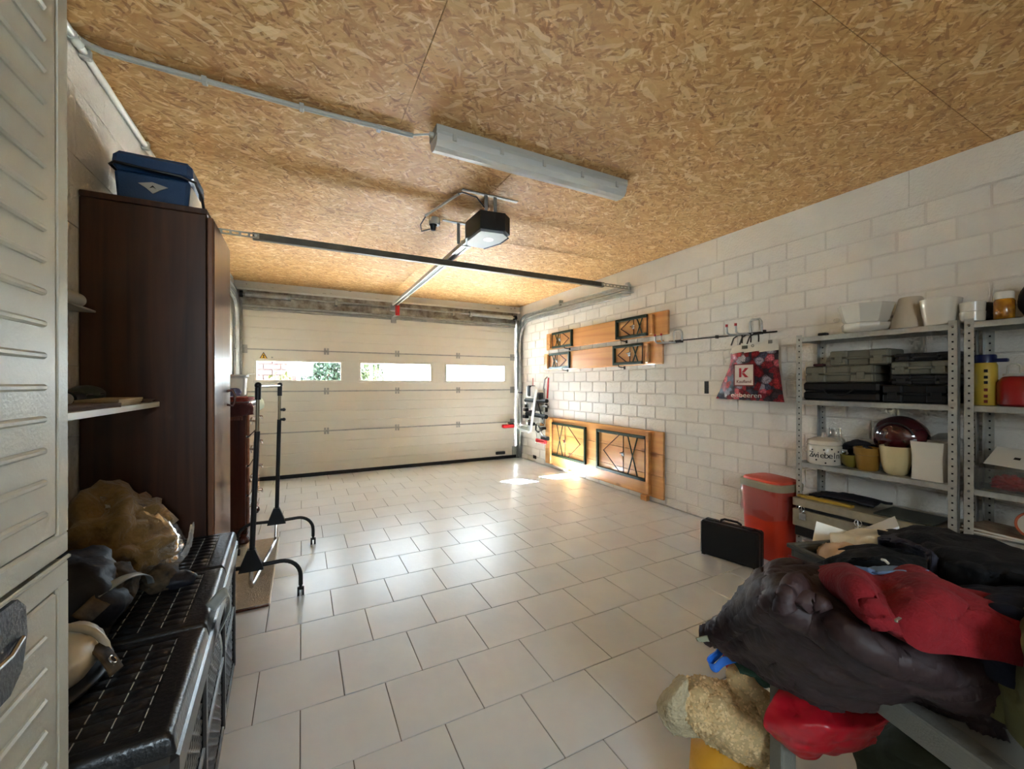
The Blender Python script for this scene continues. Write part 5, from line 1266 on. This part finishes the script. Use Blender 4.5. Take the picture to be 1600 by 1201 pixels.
# steel tool box with an open lid and the things on it
tbx = thing('steel_tool_box', 'long bare steel tool box on the lowest visible shelf', 'tool box', (2.93, 1.2, S4))
M['tbsteel'] = mat('brushed_aluminium', (176, 168, 148), .4, metal=.6, var=.08, vscale=30)
bm = new(); B(bm, 2.768, 3.11, .82, 1.50, S4 + .06, S4 + .165, .003); ob('box', bm, M['tbsteel'], tbx)
bm = new(); B(bm, 2.775, 3.10, .83, 1.49, S4 + .0005, S4 + .06, .003); ob('base', bm, M['iron'], tbx)
bm = new(); B(bm, 2.768, 3.11, .82, 1.50, S4 + .185, S4 + .235, .003); ob('lid', bm, M['tbsteel'], tbx)
bm = new(); B(bm, 2.785, 3.10, .83, 1.485, S4 + .163, S4 + .187, .001); ob('dark_gap', bm, M['rubber'], tbx)
for y in (1.44, 1.15, .9):
    bm = new(); B(bm, 2.760, 2.769, y - .02, y + .02, S4 + .105, S4 + .15, .002); T(bm, arc((2.756, y, S4 + .175), .017, 0, 2 * math.pi, 12, (0, 1, 0), (0, 0, 1))[:-1], .0025, 6, True); T(bm, [(2.758, y, S4 + .15), (2.755, y, S4 + .19)], .004, 6); ob('latch', bm, M['silver'], tbx)
M['brass'] = mat('yellow_rule_wood', (196, 160, 60), .5)
bm = new(); B(bm, 2.80, 2.835, 1.20, 1.49, S4 + .2355, S4 + .25, .002); tag(ob('folding_rule', bm, M['brass']), 'yellow wooden rule lying on the steel tool box', 'ruler')
bm = new(); PATCH(bm, [[(2.86, 1.45, S4 + .25), (2.86, 1.30, S4 + .265), (2.86, 1.12, S4 + .262)], [(2.95, 1.45, S4 + .25), (2.95, 1.30, S4 + .28), (2.95, 1.12, S4 + .275)], [(3.03, 1.44, S4 + .25), (3.03, 1.3, S4 + .262), (3.03, 1.1, S4 + .26)]], 20, 12, .006, 22); tag(ob('dark_glove', bm, M['navy'], None, True, .012), 'black glove lying on the steel tool box behind the rule', 'glove')
bm = new(); B(bm, 2.80, 3.04, .86, 1.10, S4 + .2355, S4 + .243, .001); tag(ob('dark_folder', bm, mat('grey_green_folder', (60, 66, 58), .5)), 'grey-green folder at the near end of the steel tool box', 'folder')

# right rack
t = thing('yellow_bottle', 'yellow bottle with a blue cap on the right rack', 'bottle', (2.925, .715, S2))
M['labelyel'] = mat('yellow_label', (206, 178, 70), .4, var=.05)
bm = new(); L(bm, [(0, 0), (.036, 0), (.04, .006), (.04, .19), (.034, .205), (0, .205)], (2.925, .715, S2), 28); ob('bottle', bm, M['labelyel'], t, True)
bm = new(); L(bm, [(0, .203), (.036, .203), (.037, .236), (.034, .242), (0, .242)], (2.925, .715, S2), 24); ob('cap', bm, mat('dark_blue_cap', (24, 34, 84), .35), t, True)
bm = new(); B(bm, 2.90, 2.93, .64, .69, S2 + .205, S2 + .222, .004); ob('spout', bm, mat('dark_blue_spout', (24, 34, 84), .35), t)
for k, z in enumerate((.165, .135, .11, .075, .045, .02)):
    bm = new(); a = R(196); d_ = Vector((math.cos(a), math.sin(a), 0)); p0 = Vector((2.925, .715, S2 + z)) + d_ * .0398; B(bm, p0.x - .002, p0.x + .001, p0.y - .006, p0.y + .006, p0.z - .008, p0.z + .006, 0); ob('print_mark', bm, M['logobrown'] if k > 2 else M['ink'], t)
t = thing('red_canister', 'red canister with a clear bail handle on the right rack', 'canister', (2.93, .6, S2))
bm = new(); L(bm, [(0, 0), (.07, 0), (.078, .008), (.078, .11), (.06, .135), (.03, .14), (0, .14)], (2.93, .60, S2), 32); ob('body', bm, mat('deep_red_plastic', (150, 20, 26), .3), t, True)
bm = new(); L(bm, [(.0, .139), (.034, .139), (.034, .15), (0, .15)], (2.92, .625, S2), 20); ob('collar', bm, M['greyplastic'], t, True)
bm = new(); T(bm, [(2.92, .645, S2 + .15), (2.92, .643, S2 + .185), (2.92, .632, S2 + .195), (2.92, .618, S2 + .195), (2.92, .607, S2 + .185), (2.92, .605, S2 + .15)], .004, 8); ob('bail_handle', bm, M['greyplastic'], t, True)
t = thing('clear_box', 'clear plastic box holding red pieces on the right rack', 'box', (2.96, .65, S3))
bm = new()
for a in ((2.88, 2.882, .56, .755), (3.07, 3.072, .56, .755), (2.88, 3.072, .56, .562), (2.88, 3.072, .753, .755)): B(bm, *a, S3 + .0005, S3 + .10)
ob('box', bm, M['film'], t)
bm = new(); B(bm, 2.88, 3.072, .56, .755, S3 + .0005, S3 + .003); ob('base', bm, M['film'], t)
bm = new(); BLOB(bm, (2.96, .64, S3 + .03), (.06, .06, .035), 20, .5, 5, 1, -.026); tag(ob('red_pieces', bm, mat('red_shredded_plastic', (196, 30, 40), .5, var=.2, vscale=60, bump=.8, bscale=90), None, 'all'), 'heap of red pieces inside the clear box', 'red pieces', kind='stuff')
t = thing('paper_card', 'white card lying tilted on the clear box', 'card', (2.96, .62, S3 + .15), local=True); t.rotation_euler = (R(4), R(-32), R(-8))
bm = new(); B(bm, -.07, .07, -.09, .09, 0, .0015, .0003); q = ob('card', bm, M['white'], t)
bm = new(); B(bm, -.01, .006, -.008, .012, .0014, .0022, 0); ob('stamp', bm, M['iron'], t)

# ---------------------------------------------------------------- magazines and plate on the right rack
bm = new()
bm.free()
M['mag'] = mat('magazine_paper', (196, 180, 150), .5, rgb2=(140, 100, 80), vscale=14)
for k, (x, y, z, rz, lb) in enumerate(((2.97, .66, .4705, 4, 'lower magazine lying on the right rack'), (2.965, .64, .4825, -9, 'upper magazine lying on the right rack'))):
    t = thing('magazine', lb, 'magazine', (x, y, z), 'magazines on the right rack', R(rz), True)
    bm = new(); B(bm, -.10, .10, -.13, .13, 0, .009, .001); ob('pages', bm, M['white'], t)
    bm = new(); B(bm, -.101, .101, -.131, .131, .009, .0115, .0005); ob('cover', bm, M['mag'], t)
t = thing('rimmed_plate', 'white bowl with an orange rim at the right edge of the picture', 'bowl', (2.90, .52, .494), rz=0, local=True)
t.rotation_euler = (R(0), R(-70), R(10)); t.location = (2.895, .555, .552)
bm = new(); L(bm, [(0, 0), (.03, 0), (.056, .02), (.058, .023), (.053, .023), (.029, .004), (0, .004)], (0, 0, 0), 36); ob('bowl', bm, M['porc'], t, True)
bm = new(); T(bm, arc((0, 0, .0225), .0565, 0, 2 * math.pi, 36, (1, 0, 0), (0, 1, 0))[:-1], .005, 8, True); ob('rim', bm, mat('terracotta_rim', (196, 96, 60), .5), t, True)

# ================================================================== table with the heap of clothes
TA = Vector((.90, .52, 0)); U_ = Vector((-.306, -.952, 0)); V_ = Vector((.952, -.306, 0)); TZ = .70
M['tgrey'] = mat('grey_powder_coated_steel', (122, 120, 112), .55, var=.05, bump=.15, bscale=300)
M['tboard'] = mat('grey_table_board', (130, 124, 112), .6, var=.08)
tb = thing('metal_table', 'grey metal frame table under the heap of clothes', 'table', (TA.x, TA.y, 0), rz=math.atan2(V_.y, V_.x), local=True)
LX, LYY = .98, .66      # along v, along u (local -y)
s = .0175
for nm, a in (('side_rail', (-s, s, -LYY, 0)), ('side_rail', (LX - s, LX + s, -LYY, 0)), ('end_rail', (s, LX - s, -2 * s, 0)), ('end_rail', (s, LX - s, -LYY, -LYY + 2 * s))):
    bm = new(); B(bm, a[0], a[1], a[2], a[3], TZ - .04, TZ, .003); ob(nm, bm, M['tgrey'], tb)
for x in (0, LX):
    for y in (-s, -LYY + s):
        bm = new(); B(bm, x - s, x + s, y - s, y + s, 0, TZ - .04, .003); lg = ob('leg', bm, M['tgrey'], tb)
        bm = new(); B(bm, x - s - .003, x + s + .003, y - s - .003, y + s + .003, 0, .02, .004); ob('foot_cap', bm, M['rubber'], lg)
bm = new(); B(bm, s, LX - s, -LYY + 2 * s, -2 * s, TZ - .018, TZ - .002, .002); ob('top_board', bm, M['tboard'], tb)
bm = new(); B(bm, s, LX - s, -LYY + .05, -.05, .30, .315, .002); ob('lower_shelf', bm, M['tboard'], tb)

def G(rows, nu, nv, amp, sc, seed=0.0, skirt=TZ + .003, depth=False, fold=None):
    """garment surface through surveyed points, its free edges falling to the surface it lies on"""
    f = atd if depth else at
    R3 = [[f(*p) for p in r] for r in rows]
    bm = new(); PATCH(bm, R3, nu, nv, amp, sc, seed, fold)
    if skirt is not None:
        bm.edges.ensure_lookup_table()
        be = [e for e in bm.edges if e.is_boundary]
        cen = sum((v.co for v in bm.verts), Vector()) / len(bm.verts)
        mp_ = {}
        for e in be:
            for v in e.verts:
                if v not in mp_:
                    z = min(v.co.z - .012, skirt) if v.co.z > skirt + .012 else v.co.z - .012
                    d = (cen - v.co); d.z = 0
                    mp_[v] = bm.verts.new((v.co.x + d.x * .06, v.co.y + d.y * .06, z))
        for e in be:
            a, b = e.verts; bm.faces.new((a, b, mp_[b], mp_[a]))
        bmesh.ops.recalc_face_normals(bm, faces=bm.faces)
    return bm
def cloth(name, label, cat, bm, rgb, rough=.85, var=.15, vscale=14, bump=.3, bscale=60, sheen=.0, solid=.006, group='clothes heaped on the metal table', parent=None, **kw):
    m = mat(name + '_cloth', rgb, rough, var=var, vscale=vscale, bump=bump, bscale=bscale, sheen=sheen, **kw)
    o = ob(name, bm, m, parent, 'all', solid)
    if parent is None: tag(o, label, cat, group)
    return o

def quilt(u, v): return .007 * abs(math.sin(v * 5.5 * math.pi + 2.2 * math.sin(u * 7) + u * 3)) ** .55
jk = cloth('puffer_jacket', 'dark brown quilted jacket spilling over the table corner', 'jacket', G([
    [(1135, 978, .665), (1165, 925, .77), (1215, 889, .835), (1290, 892, .835), (1350, 930, .83), (1420, 985, .82), (1500, 1000, .82), (1590, 960, .82)],
    [(1105, 985, .645), (1148, 958, .735), (1205, 925, .85), (1265, 930, .855), (1340, 985, .845), (1420, 1030, .82), (1500, 1050, .80), (1590, 1040, .80)],
    [(1100, 992, .640), (1160, 990, .70), (1220, 980, .79), (1280, 1000, .805), (1350, 1040, .79), (1420, 1062, .77), (1490, 1085, .76), (1580, 1090, .76)],
    [(1112, 1000, .635), (1180, 1035, .64), (1232, 1060, .66), (1300, 1080, .68), (1380, 1085, .70), (1440, 1082, .72), (1500, 1105, .72), (1570, 1130, .72)],
    [(1140, 1010, .625), (1200, 1050, .615), (1250, 1078, .625), (1320, 1100, .645), (1395, 1094, .675), (1440, 1090, .705), (1500, 1120, .705), (1570, 1145, .705)]],
    110, 70, .0055, 13, 3.0, None, False, quilt), (46, 28, 28), .62, .25, 18, .5, 38, solid=.02)
cloth('hood', '', '', G([
    [(1170, 925, .80), (1205, 890, .85), (1250, 893, .86), (1285, 915, .85)],
    [(1185, 945, .82), (1215, 915, .875), (1255, 915, .88), (1290, 945, .865)],
    [(1192, 962, .80), (1222, 955, .845), (1250, 948, .855), (1276, 958, .85)]], 40, 30, .007, 24, 7.0, None, False, lambda u, v: .010 * abs(math.sin(u * 8 + v * 4))), (54, 34, 34), .62, .25, 18, .5, 38, parent=jk, solid=.012)
rf_ = cloth('red_fleece', 'dark red fleece jumper lying over the brown jacket', 'jumper', G([
    [(1278, 893, .85), (1320, 884, .875), (1365, 905, .87), (1430, 896, .885), (1500, 925, .88), (1600, 955, .87)],
    [(1292, 905, .87), (1335, 905, .905), (1382, 930, .88), (1436, 918, .90), (1506, 950, .89), (1600, 980, .88)],
    [(1312, 925, .87), (1352, 940, .895), (1392, 962, .875), (1445, 960, .89), (1515, 985, .87), (1600, 1005, .86)],
    [(1330, 945, .86), (1375, 975, .87), (1405, 998, .855), (1455, 1015, .85), (1535, 1025, .845), (1600, 1035, .84)]],
    80, 50, .008, 11, 5.0, None), (122, 8, 20), .95, .12, 40, .3, 140, 0, solid=.014)
bm = new(); c_ = at(1403, 968, .893); B(bm, c_.x - .006, c_.x + .006, c_.y - .002, c_.y + .002, c_.z - .002, c_.z + .002, .0008); ob('zip_tag', bm, M['silver'], rf_)
bk_ = cloth('black_coat', 'black coat with two sleeves pointing left on the heap', 'coat', G([
    [(1376, 826, .835), (1440, 817, .86), (1510, 832, .87), (1600, 852, .87), (1690, 875, .87)],
    [(1372, 832, .845), (1440, 836, .885), (1515, 858, .895), (1600, 878, .895), (1690, 900, .885)],
    [(1385, 845, .84), (1445, 858, .88), (1515, 882, .89), (1600, 900, .89), (1690, 925, .88)],
    [(1405, 862, .835), (1455, 884, .86), (1520, 905, .87), (1600, 918, .87), (1690, 945, .86)]],
    60, 40, .009, 14, 9.0, .80), (10, 10, 13), .85, .2, 20, .4, 60, spec=.3)
cloth('sleeve', '', '', G([
    [(1372, 835, .848), (1400, 833, .862), (1450, 845, .87)], [(1371, 842, .858), (1405, 845, .875), (1455, 862, .885)], [(1385, 850, .85), (1415, 858, .86), (1460, 875, .87)]], 24, 14, .004, 20, 2.0, .82), (24, 24, 40), .8, parent=bk_)
cloth('navy_jumper', 'navy jumper folded behind the red fleece at the right', 'jumper', G([
    [(1488, 912, .865), (1560, 905, .88), (1660, 918, .88)], [(1480, 930, .875), (1560, 935, .905), (1660, 950, .90)], [(1500, 955, .87), (1575, 972, .885), (1660, 990, .88)]], 40, 30, .008, 14, 4.0, .80), (14, 17, 32), .85, spec=.3)
bj_ = cloth('black_jumper', 'black jumper with a small white mark on the heap', 'jumper', G([
    [(1282, 872, .805), (1330, 850, .835), (1375, 850, .85), (1440, 862, .855)], [(1276, 880, .815), (1330, 868, .865), (1390, 868, .878), (1450, 880, .87)], [(1292, 893, .815), (1340, 890, .845), (1400, 893, .855), (1460, 903, .86)]], 50, 30, .008, 16, 6.0, .78), (10, 10, 11), .9, spec=.3)
bm = new(); a_, b_ = at(1378, 874, .884), at(1388, 880, .884); T(bm, [a_, (a_ + b_) / 2 + Vector((0, 0, .002)), b_], .0022, 6); ob('white_mark', bm, M['white'], bj_)
cloth('blue_jeans', 'folded blue jeans between the black jumper and the red fleece', 'jeans', G([
    [(1308, 884, .848), (1370, 882, .868), (1440, 886, .88)], [(1314, 889, .868), (1375, 890, .892), (1445, 892, .897)], [(1334, 899, .865), (1385, 902, .882), (1450, 900, .888)]], 40, 16, .004, 22, 3.0, .82), (96, 120, 156), .9)
cloth('cream_trousers', 'cream trousers lying beneath the black coat sleeves', 'trousers', G([
    [(1305, 830, .805), (1360, 823, .82), (1425, 838, .835)], [(1298, 836, .82), (1360, 835, .85), (1430, 850, .855)], [(1300, 846, .815), (1362, 852, .835), (1435, 862, .845)]], 40, 20, .007, 16, 8.0, .77), (214, 206, 184), .9)
cloth('beige_top', 'beige cotton top at the far left of the heap', 'top', G([
    [(1284, 842, .79), (1312, 842, .81), (1342, 848, .82)], [(1274, 855, .80), (1305, 855, .832), (1340, 860, .838)], [(1272, 872, .79), (1298, 882, .805), (1335, 876, .82)]], 30, 24, .008, 18, 1.0, .75), (206, 176, 148), .9)
# olive coat at the right edge
cloth('olive_coat', 'olive green coat with a pale hem at the picture edge', 'coat', G([
    [(1602, 905, .89), (1650, 900, .91), (1740, 905, .91)], [(1576, 960, .885), (1640, 970, .92), (1740, 985, .92)], [(1562, 1030, .82), (1622, 1060, .865), (1740, 1085, .87)], [(1542, 1085, .76), (1602, 1120, .785), (1740, 1150, .80)]], 40, 50, .009, 12, 2.0, .74), (104, 100, 58), .9)
# cream quilted lining and grey-green flap under the jacket
cloth('lining', '', '', G([
    [(1160, 925, .77), (1148, 945, .745), (1140, 972, .70)], [(1172, 940, .77), (1158, 960, .745), (1152, 985, .70)], [(1190, 960, .765), (1180, 980, .74), (1170, 1000, .69)]], 20, 20, .006, 30, 1.0, None), (206, 198, 168), .85, solid=.012, parent=jk)
cloth('grey_flap', 'grey-green cloth flap hanging under the jacket tip', 'cloth', G([
    [(1088, 997, .86), (1105, 992, .87), (1135, 995, .88), (1160, 1015, .88)], [(1090, 1002, .86), (1110, 1002, .865), (1135, 1008, .87), (1165, 1030, .87)]], 30, 8, .004, 24, 4.0, None, True), (140, 140, 116), .85, solid=.005)
cloth('tan_strip', 'pale tan strip of cloth along the lower jacket edge', 'cloth', G([
    [(1132, 995, .885), (1158, 1012, .88), (1190, 1040, .87), (1215, 1058, .86)], [(1140, 1012, .885), (1160, 1028, .88), (1185, 1052, .87), (1205, 1068, .86)]], 24, 6, .003, 24, 4.0, None, True), (150, 142, 112), .85, solid=.005)

# red plastic bag hanging from the table
rb_ = cloth('red_bag', 'glossy red plastic bag hanging below the brown jacket', 'plastic bag', G([
    [(1232, 1058, .835), (1290, 1075, .81), (1350, 1090, .78), (1425, 1080, .765)], [(1208, 1090, .81), (1280, 1108, .765), (1350, 1120, .75), (1408, 1103, .745)],
    [(1191, 1128, .80), (1265, 1138, .745), (1345, 1146, .735), (1388, 1130, .735)], [(1205, 1150, .80), (1262, 1172, .765), (1330, 1166, .755), (1372, 1150, .755)], [(1228, 1165, .82), (1265, 1184, .80), (1320, 1174, .79), (1365, 1156, .79)]],
    60, 50, .007, 16, 3.0, None, True), (176, 16, 34), .28, .1, 10, .3, 30, solid=.004, spec=.6)
cloth('back_wall', '', '', G([
    [(1240, 1056, .85), (1300, 1075, .84), (1360, 1085, .83)], [(1215, 1100, .85), (1290, 1115, .84), (1370, 1115, .83)], [(1196, 1128, .815), (1280, 1150, .83), (1370, 1150, .81)]], 40, 30, .006, 16, 6.0, None, True), (150, 12, 28), .3, .1, 10, .3, 30, solid=.004, parent=rb_)
cloth('magenta_edge', 'magenta cloth edge under the jacket by the table rail', 'cloth', G([
    [(1370, 1092, .70), (1400, 1082, .695), (1428, 1078, .69)], [(1365, 1102, .70), (1395, 1098, .695), (1412, 1094, .69)]], 16, 6, .002, 24, 4.0, None, True), (190, 30, 74), .8, solid=.004)

# sack, teddy fleece and bits hanging at the left
fl = atd(1120, 1120, .99)
sk_ = thing('yellow_sack', 'yellow sack standing on the floor under the teddy fleece', 'sack', (fl.x, fl.y + .03, 0))
bm = new(); L(bm, [(0, .002), (.075, .002), (.09, .03), (.095, .16), (.085, .25), (.05, .29), (0, .30)], (fl.x + .075, fl.y + .02, 0), 36)
for v in bm.verts: d = Vector((v.co.x - fl.x - .075, v.co.y - fl.y - .02, 0)); v.co += d * (.14 * noise.noise(v.co * 9))
ob('bag', bm, mat('yellow_woven_sack', (222, 160, 40), .6, var=.1, bump=.3), sk_, 'all')
M['teddy'] = mat('cream_teddy_fleece', (228, 198, 150), .95, rgb2=(204, 168, 116), vscale=38)
M['teddyshade'] = mat('teddy_fleece_shade', (192, 164, 118), .95, var=.15, vscale=30)  # shade between the curls put into the colour, darker than the tufts
def curls(t, part, n, size, seed):
    """short curled tufts over a fleece surface"""
    r = random.Random(seed); me = part.data; bm = new(); ps = [p for p in me.polygons]
    off = part.matrix_world.translation
    for _ in range(n):
        p = r.choice(ps); nn = p.normal; c = p.center
        if nn.dot(Vector((0, 0, CAM_H)) - (c + OFF[part.name])) < 0: nn = -nn
        a = nn.orthogonal().normalized(); a = Matrix.Rotation(r.uniform(0, 6.28), 3, nn) @ a
        h = size * r.uniform(.6, 1.2)
        w = a.cross(nn); rs = (size * .32, size * .38, size * .2); ring = []
        for q, rr_ in zip((c - a * h * .6, c + nn * h * .7, c + a * h * .5 + nn * h * .5), rs):
            ring.append([bm.verts.new(q + (w * math.cos(k * 1.5708) + (nn + a * .5) * math.sin(k * 1.5708)) * rr_) for k in range(4)])
        for A_, B_ in zip(ring, ring[1:]):
            for k in range(4): bm.faces.new((A_[k], B_[k], B_[(k + 1) % 4], A_[(k + 1) % 4]))
        bm.faces.new(ring[-1])
    me2 = bpy.data.meshes.new('curled_pile'); bm.to_mesh(me2); bm.free(); me2.materials.append(M['teddy']); me2.polygons.foreach_set('use_smooth', [True] * len(me2.polygons))
    o = bpy.data.objects.new('curled_pile', me2); COL.objects.link(o); o.parent = t; o['kind'] = 'stuff'
    return o
tf = thing('teddy_fleece', 'cream curly teddy fleece slumped over the yellow sack', 'fleece', (fl.x, fl.y, fl.z - .1))
def hang(rows, nu, nv, amp, sc, seed): return G(rows, nu, nv, amp, sc, seed, None, True)
bm = hang([
    [(1072, 1060, 1.0), (1110, 1062, .99), (1150, 1068, .97), (1205, 1085, .95)],
    [(1062, 1075, .95), (1105, 1085, .925), (1150, 1095, .92), (1205, 1110, .915)],
    [(1070, 1110, .92), (1115, 1125, .90), (1160, 1135, .89), (1205, 1145, .90)],
    [(1090, 1140, .93), (1130, 1160, .91), (1170, 1175, .905), (1215, 1180, .91)],
    [(1105, 1155, 1.0), (1140, 1178, .98), (1180, 1195, .97), (1215, 1200, .97)]], 50, 50, .008, 24, 3.0)
bo = ob('body', bm, M['teddyshade'], tf, 'all', .01); curls(tf, bo, 2200, .0125, 4)
bm = hang([
    [(1062, 1055, 1.0), (1055, 1062, .98), (1035, 1085, .975), (1027, 1100, .98)],
    [(1074, 1062, .94), (1062, 1072, .93), (1044, 1095, .93), (1030, 1112, .965)],
    [(1078, 1110, .925), (1068, 1115, .915), (1050, 1122, .925), (1038, 1130, .965)],
    [(1100, 1150, .95), (1085, 1152, .95), (1068, 1150, .96), (1055, 1148, .98)]], 36, 40, .004, 34, 6.0)
ob('hem_lining', bm, mat('cream_felt_lining', (196, 180, 146), .95, var=.1, vscale=60, bump=1.0, bscale=110), tf, 'all', .008)
bm = hang([
    [(1150, 1035, .96), (1165, 1030, .95), (1185, 1040, .95)], [(1140, 1055, .94), (1160, 1055, .92), (1185, 1065, .92)],
    [(1145, 1080, .94), (1165, 1085, .92), (1195, 1095, .92)], [(1165, 1105, .95), (1180, 1115, .94), (1205, 1125, .94)]], 26, 30, .007, 28, 8.0)
so = ob('sleeve', bm, M['teddyshade'], tf, 'all', .01); curls(tf, so, 480, .012, 9)
cloth('green_cloth', 'dark green patterned cloth tucked under the jacket', 'cloth', G([
    [(1148, 1035, .90), (1165, 1030, .895), (1190, 1042, .89), (1215, 1060, .885)], [(1155, 1048, .885), (1170, 1046, .88), (1190, 1058, .875), (1215, 1072, .875)], [(1160, 1052, .90), (1175, 1058, .89), (1192, 1068, .885), (1212, 1080, .885)]], 26, 14, .007, 26, 2.0, None, True), (44, 78, 60), .85, .4, 26, solid=.006)
bl_ = thing('blue_ribbon', 'bright blue plastic ribbon looped below the jacket tip', 'ribbon', tuple(atd(1125, 1030, .9)))
M['blueribbon'] = mat('bright_blue_plastic_film', (40, 110, 206), .3)
def rib(pts, w):
    bm = new(); P_ = [atd(*p) for p in pts]; PATCH(bm, [[p + Vector((0, 0, w)) for p in P_], [p + Vector((.006, -.004, -w)) for p in P_]], 24, 4, .002, 30, 1)
    return bm
ob('loop', rib([(1150, 1022, .91), (1128, 1012, .91), (1118, 1022, .905), (1104, 1036, .90), (1114, 1044, .89), (1130, 1032, .885), (1158, 1025, .885)], .009), M['blueribbon'], bl_, True, .001)
ob('tail', rib([(1128, 1020, .92), (1140, 1026, .915), (1165, 1030, .91)], .012), M['blueribbon'], bl_, True, .001)
cloth('pink_bag', 'pinkish red bag handle behind the blue ribbon', 'bag handle', G([
    [(1128, 1015, .96), (1130, 1030, .955), (1138, 1050, .95), (1145, 1060, .95)], [(1138, 1018, .955), (1142, 1032, .95), (1148, 1048, .945), (1152, 1058, .945)]], 20, 5, .002, 24, 4.0, None, True), (206, 84, 90), .4, solid=.004)

# crate corner, card, boxes and folder at the far left of the heap
cr_ = thing('grey_crate', 'grey crate with a hand hole at the far table corner', 'crate', (1.1, .53, TZ), rz=math.atan2(V_.y, V_.x), local=True)
p0 = at(1236, 853, .80); cr_.location = (p0.x, p0.y, TZ)
M['crate'] = mat('dark_grey_crate_plastic', (84, 84, 78), .5, var=.06)
W_, D_, H_ = .30, .24, .10
bm = new(); B(bm, 0, W_, -D_, 0, .001, .006, .001); ob('base', bm, M['crate'], cr_)
for nm, a in (('long_wall', (0, W_, -.006, 0)), ('long_wall', (0, W_, -D_, -D_ + .006))):
    bm = new(); B(bm, a[0], a[1], a[2], a[3], .004, .045, .001); B(bm, a[0], a[1], a[2], a[3], .08, H_, .001)
    for x0, x1 in ((0, .05), (.12, .18), (.25, W_)): B(bm, x0, x1, a[2], a[3], .044, .081, .0005)
    ob(nm, bm, M['crate'], cr_)
for x in (0, W_ - .006):
    bm = new(); B(bm, x, x + .006, -D_ + .006, -.006, .004, H_, .001); ob('short_wall', bm, M['crate'], cr_)
bm = new()
for a in ((-.006, W_ + .006, -.004, .008), (-.006, W_ + .006, -D_ - .008, -D_ + .004), (-.006, .008, -D_, 0), (W_ - .008, W_ + .006, -D_, 0)): B(bm, *a, H_ - .004, H_ + .006, .002)
ob('rim', bm, M['crate'], cr_)
def quadcard(name, label, cat, pts, th, mm, smooth=False):
    P_ = [Vector(p) for p in pts]; n = (P_[1] - P_[0]).cross(P_[3] - P_[0]).normalized() * th
    bm = new(); A = [bm.verts.new(p) for p in P_]; Bv = [bm.verts.new(p - n) for p in P_]
    fs = [bm.faces.new(A), bm.faces.new(Bv[::-1])] + [bm.faces.new((A[i], Bv[i], Bv[(i + 1) % 4], A[(i + 1) % 4])) for i in range(4)]
    bmesh.ops.recalc_face_normals(bm, faces=fs)
    return tag(ob(name, bm, mm), label, cat)
M['glosswhite'] = mat('glossy_white_card', (236, 238, 240), .15, coat=.6)
quadcard('white_card', 'white punched card standing in the crate', 'card', [atd(1268, 855, 1.03), atd(1318, 866, 1.01), atd(1326, 830, 1.04), atd(1276, 814, 1.06)], .003, M['white'])
quadcard('white_box', 'flat glossy white box behind the cream trousers', 'box', [at(1332, 832, .80), at(1345, 842, .80), at(1405, 822, .815), at(1398, 806, .815)], .03, M['glosswhite'])
quadcard('burgundy_folder', 'glossy burgundy folder slanting by the grey crate', 'folder', [at(1231, 866, .80), at(1234, 876, .795), at(1290, 905, .80), at(1296, 890, .815)], .006, mat('burgundy_gloss_film', (120, 16, 48), .2, coat=.5))

# coat on the lower shelf
gc_ = cloth('green_coat', 'dark green coat with a pale seam on the table lower shelf', 'coat', G([
    [(1330, 1130, .95), (1400, 1105, .92), (1480, 1120, .90), (1600, 1150, .86)], [(1330, 1160, .88), (1400, 1150, .82), (1480, 1165, .80), (1600, 1200, .76)], [(1340, 1200, .88), (1410, 1195, .80), (1490, 1215, .77), (1610, 1260, .72)], [(1350, 1240, .9), (1420, 1245, .84), (1500, 1265, .80), (1620, 1310, .76)]], 50, 40, .012, 14, 3.0, None, True), (56, 60, 44), .9, .2, 14, solid=.01)
bm = new(); T(bm, [atd(1400, 1172, .81), atd(1425, 1182, .80), atd(1455, 1178, .795), atd(1490, 1160, .79)], .004, 6); ob('piping', bm, M['cream'], gc_)
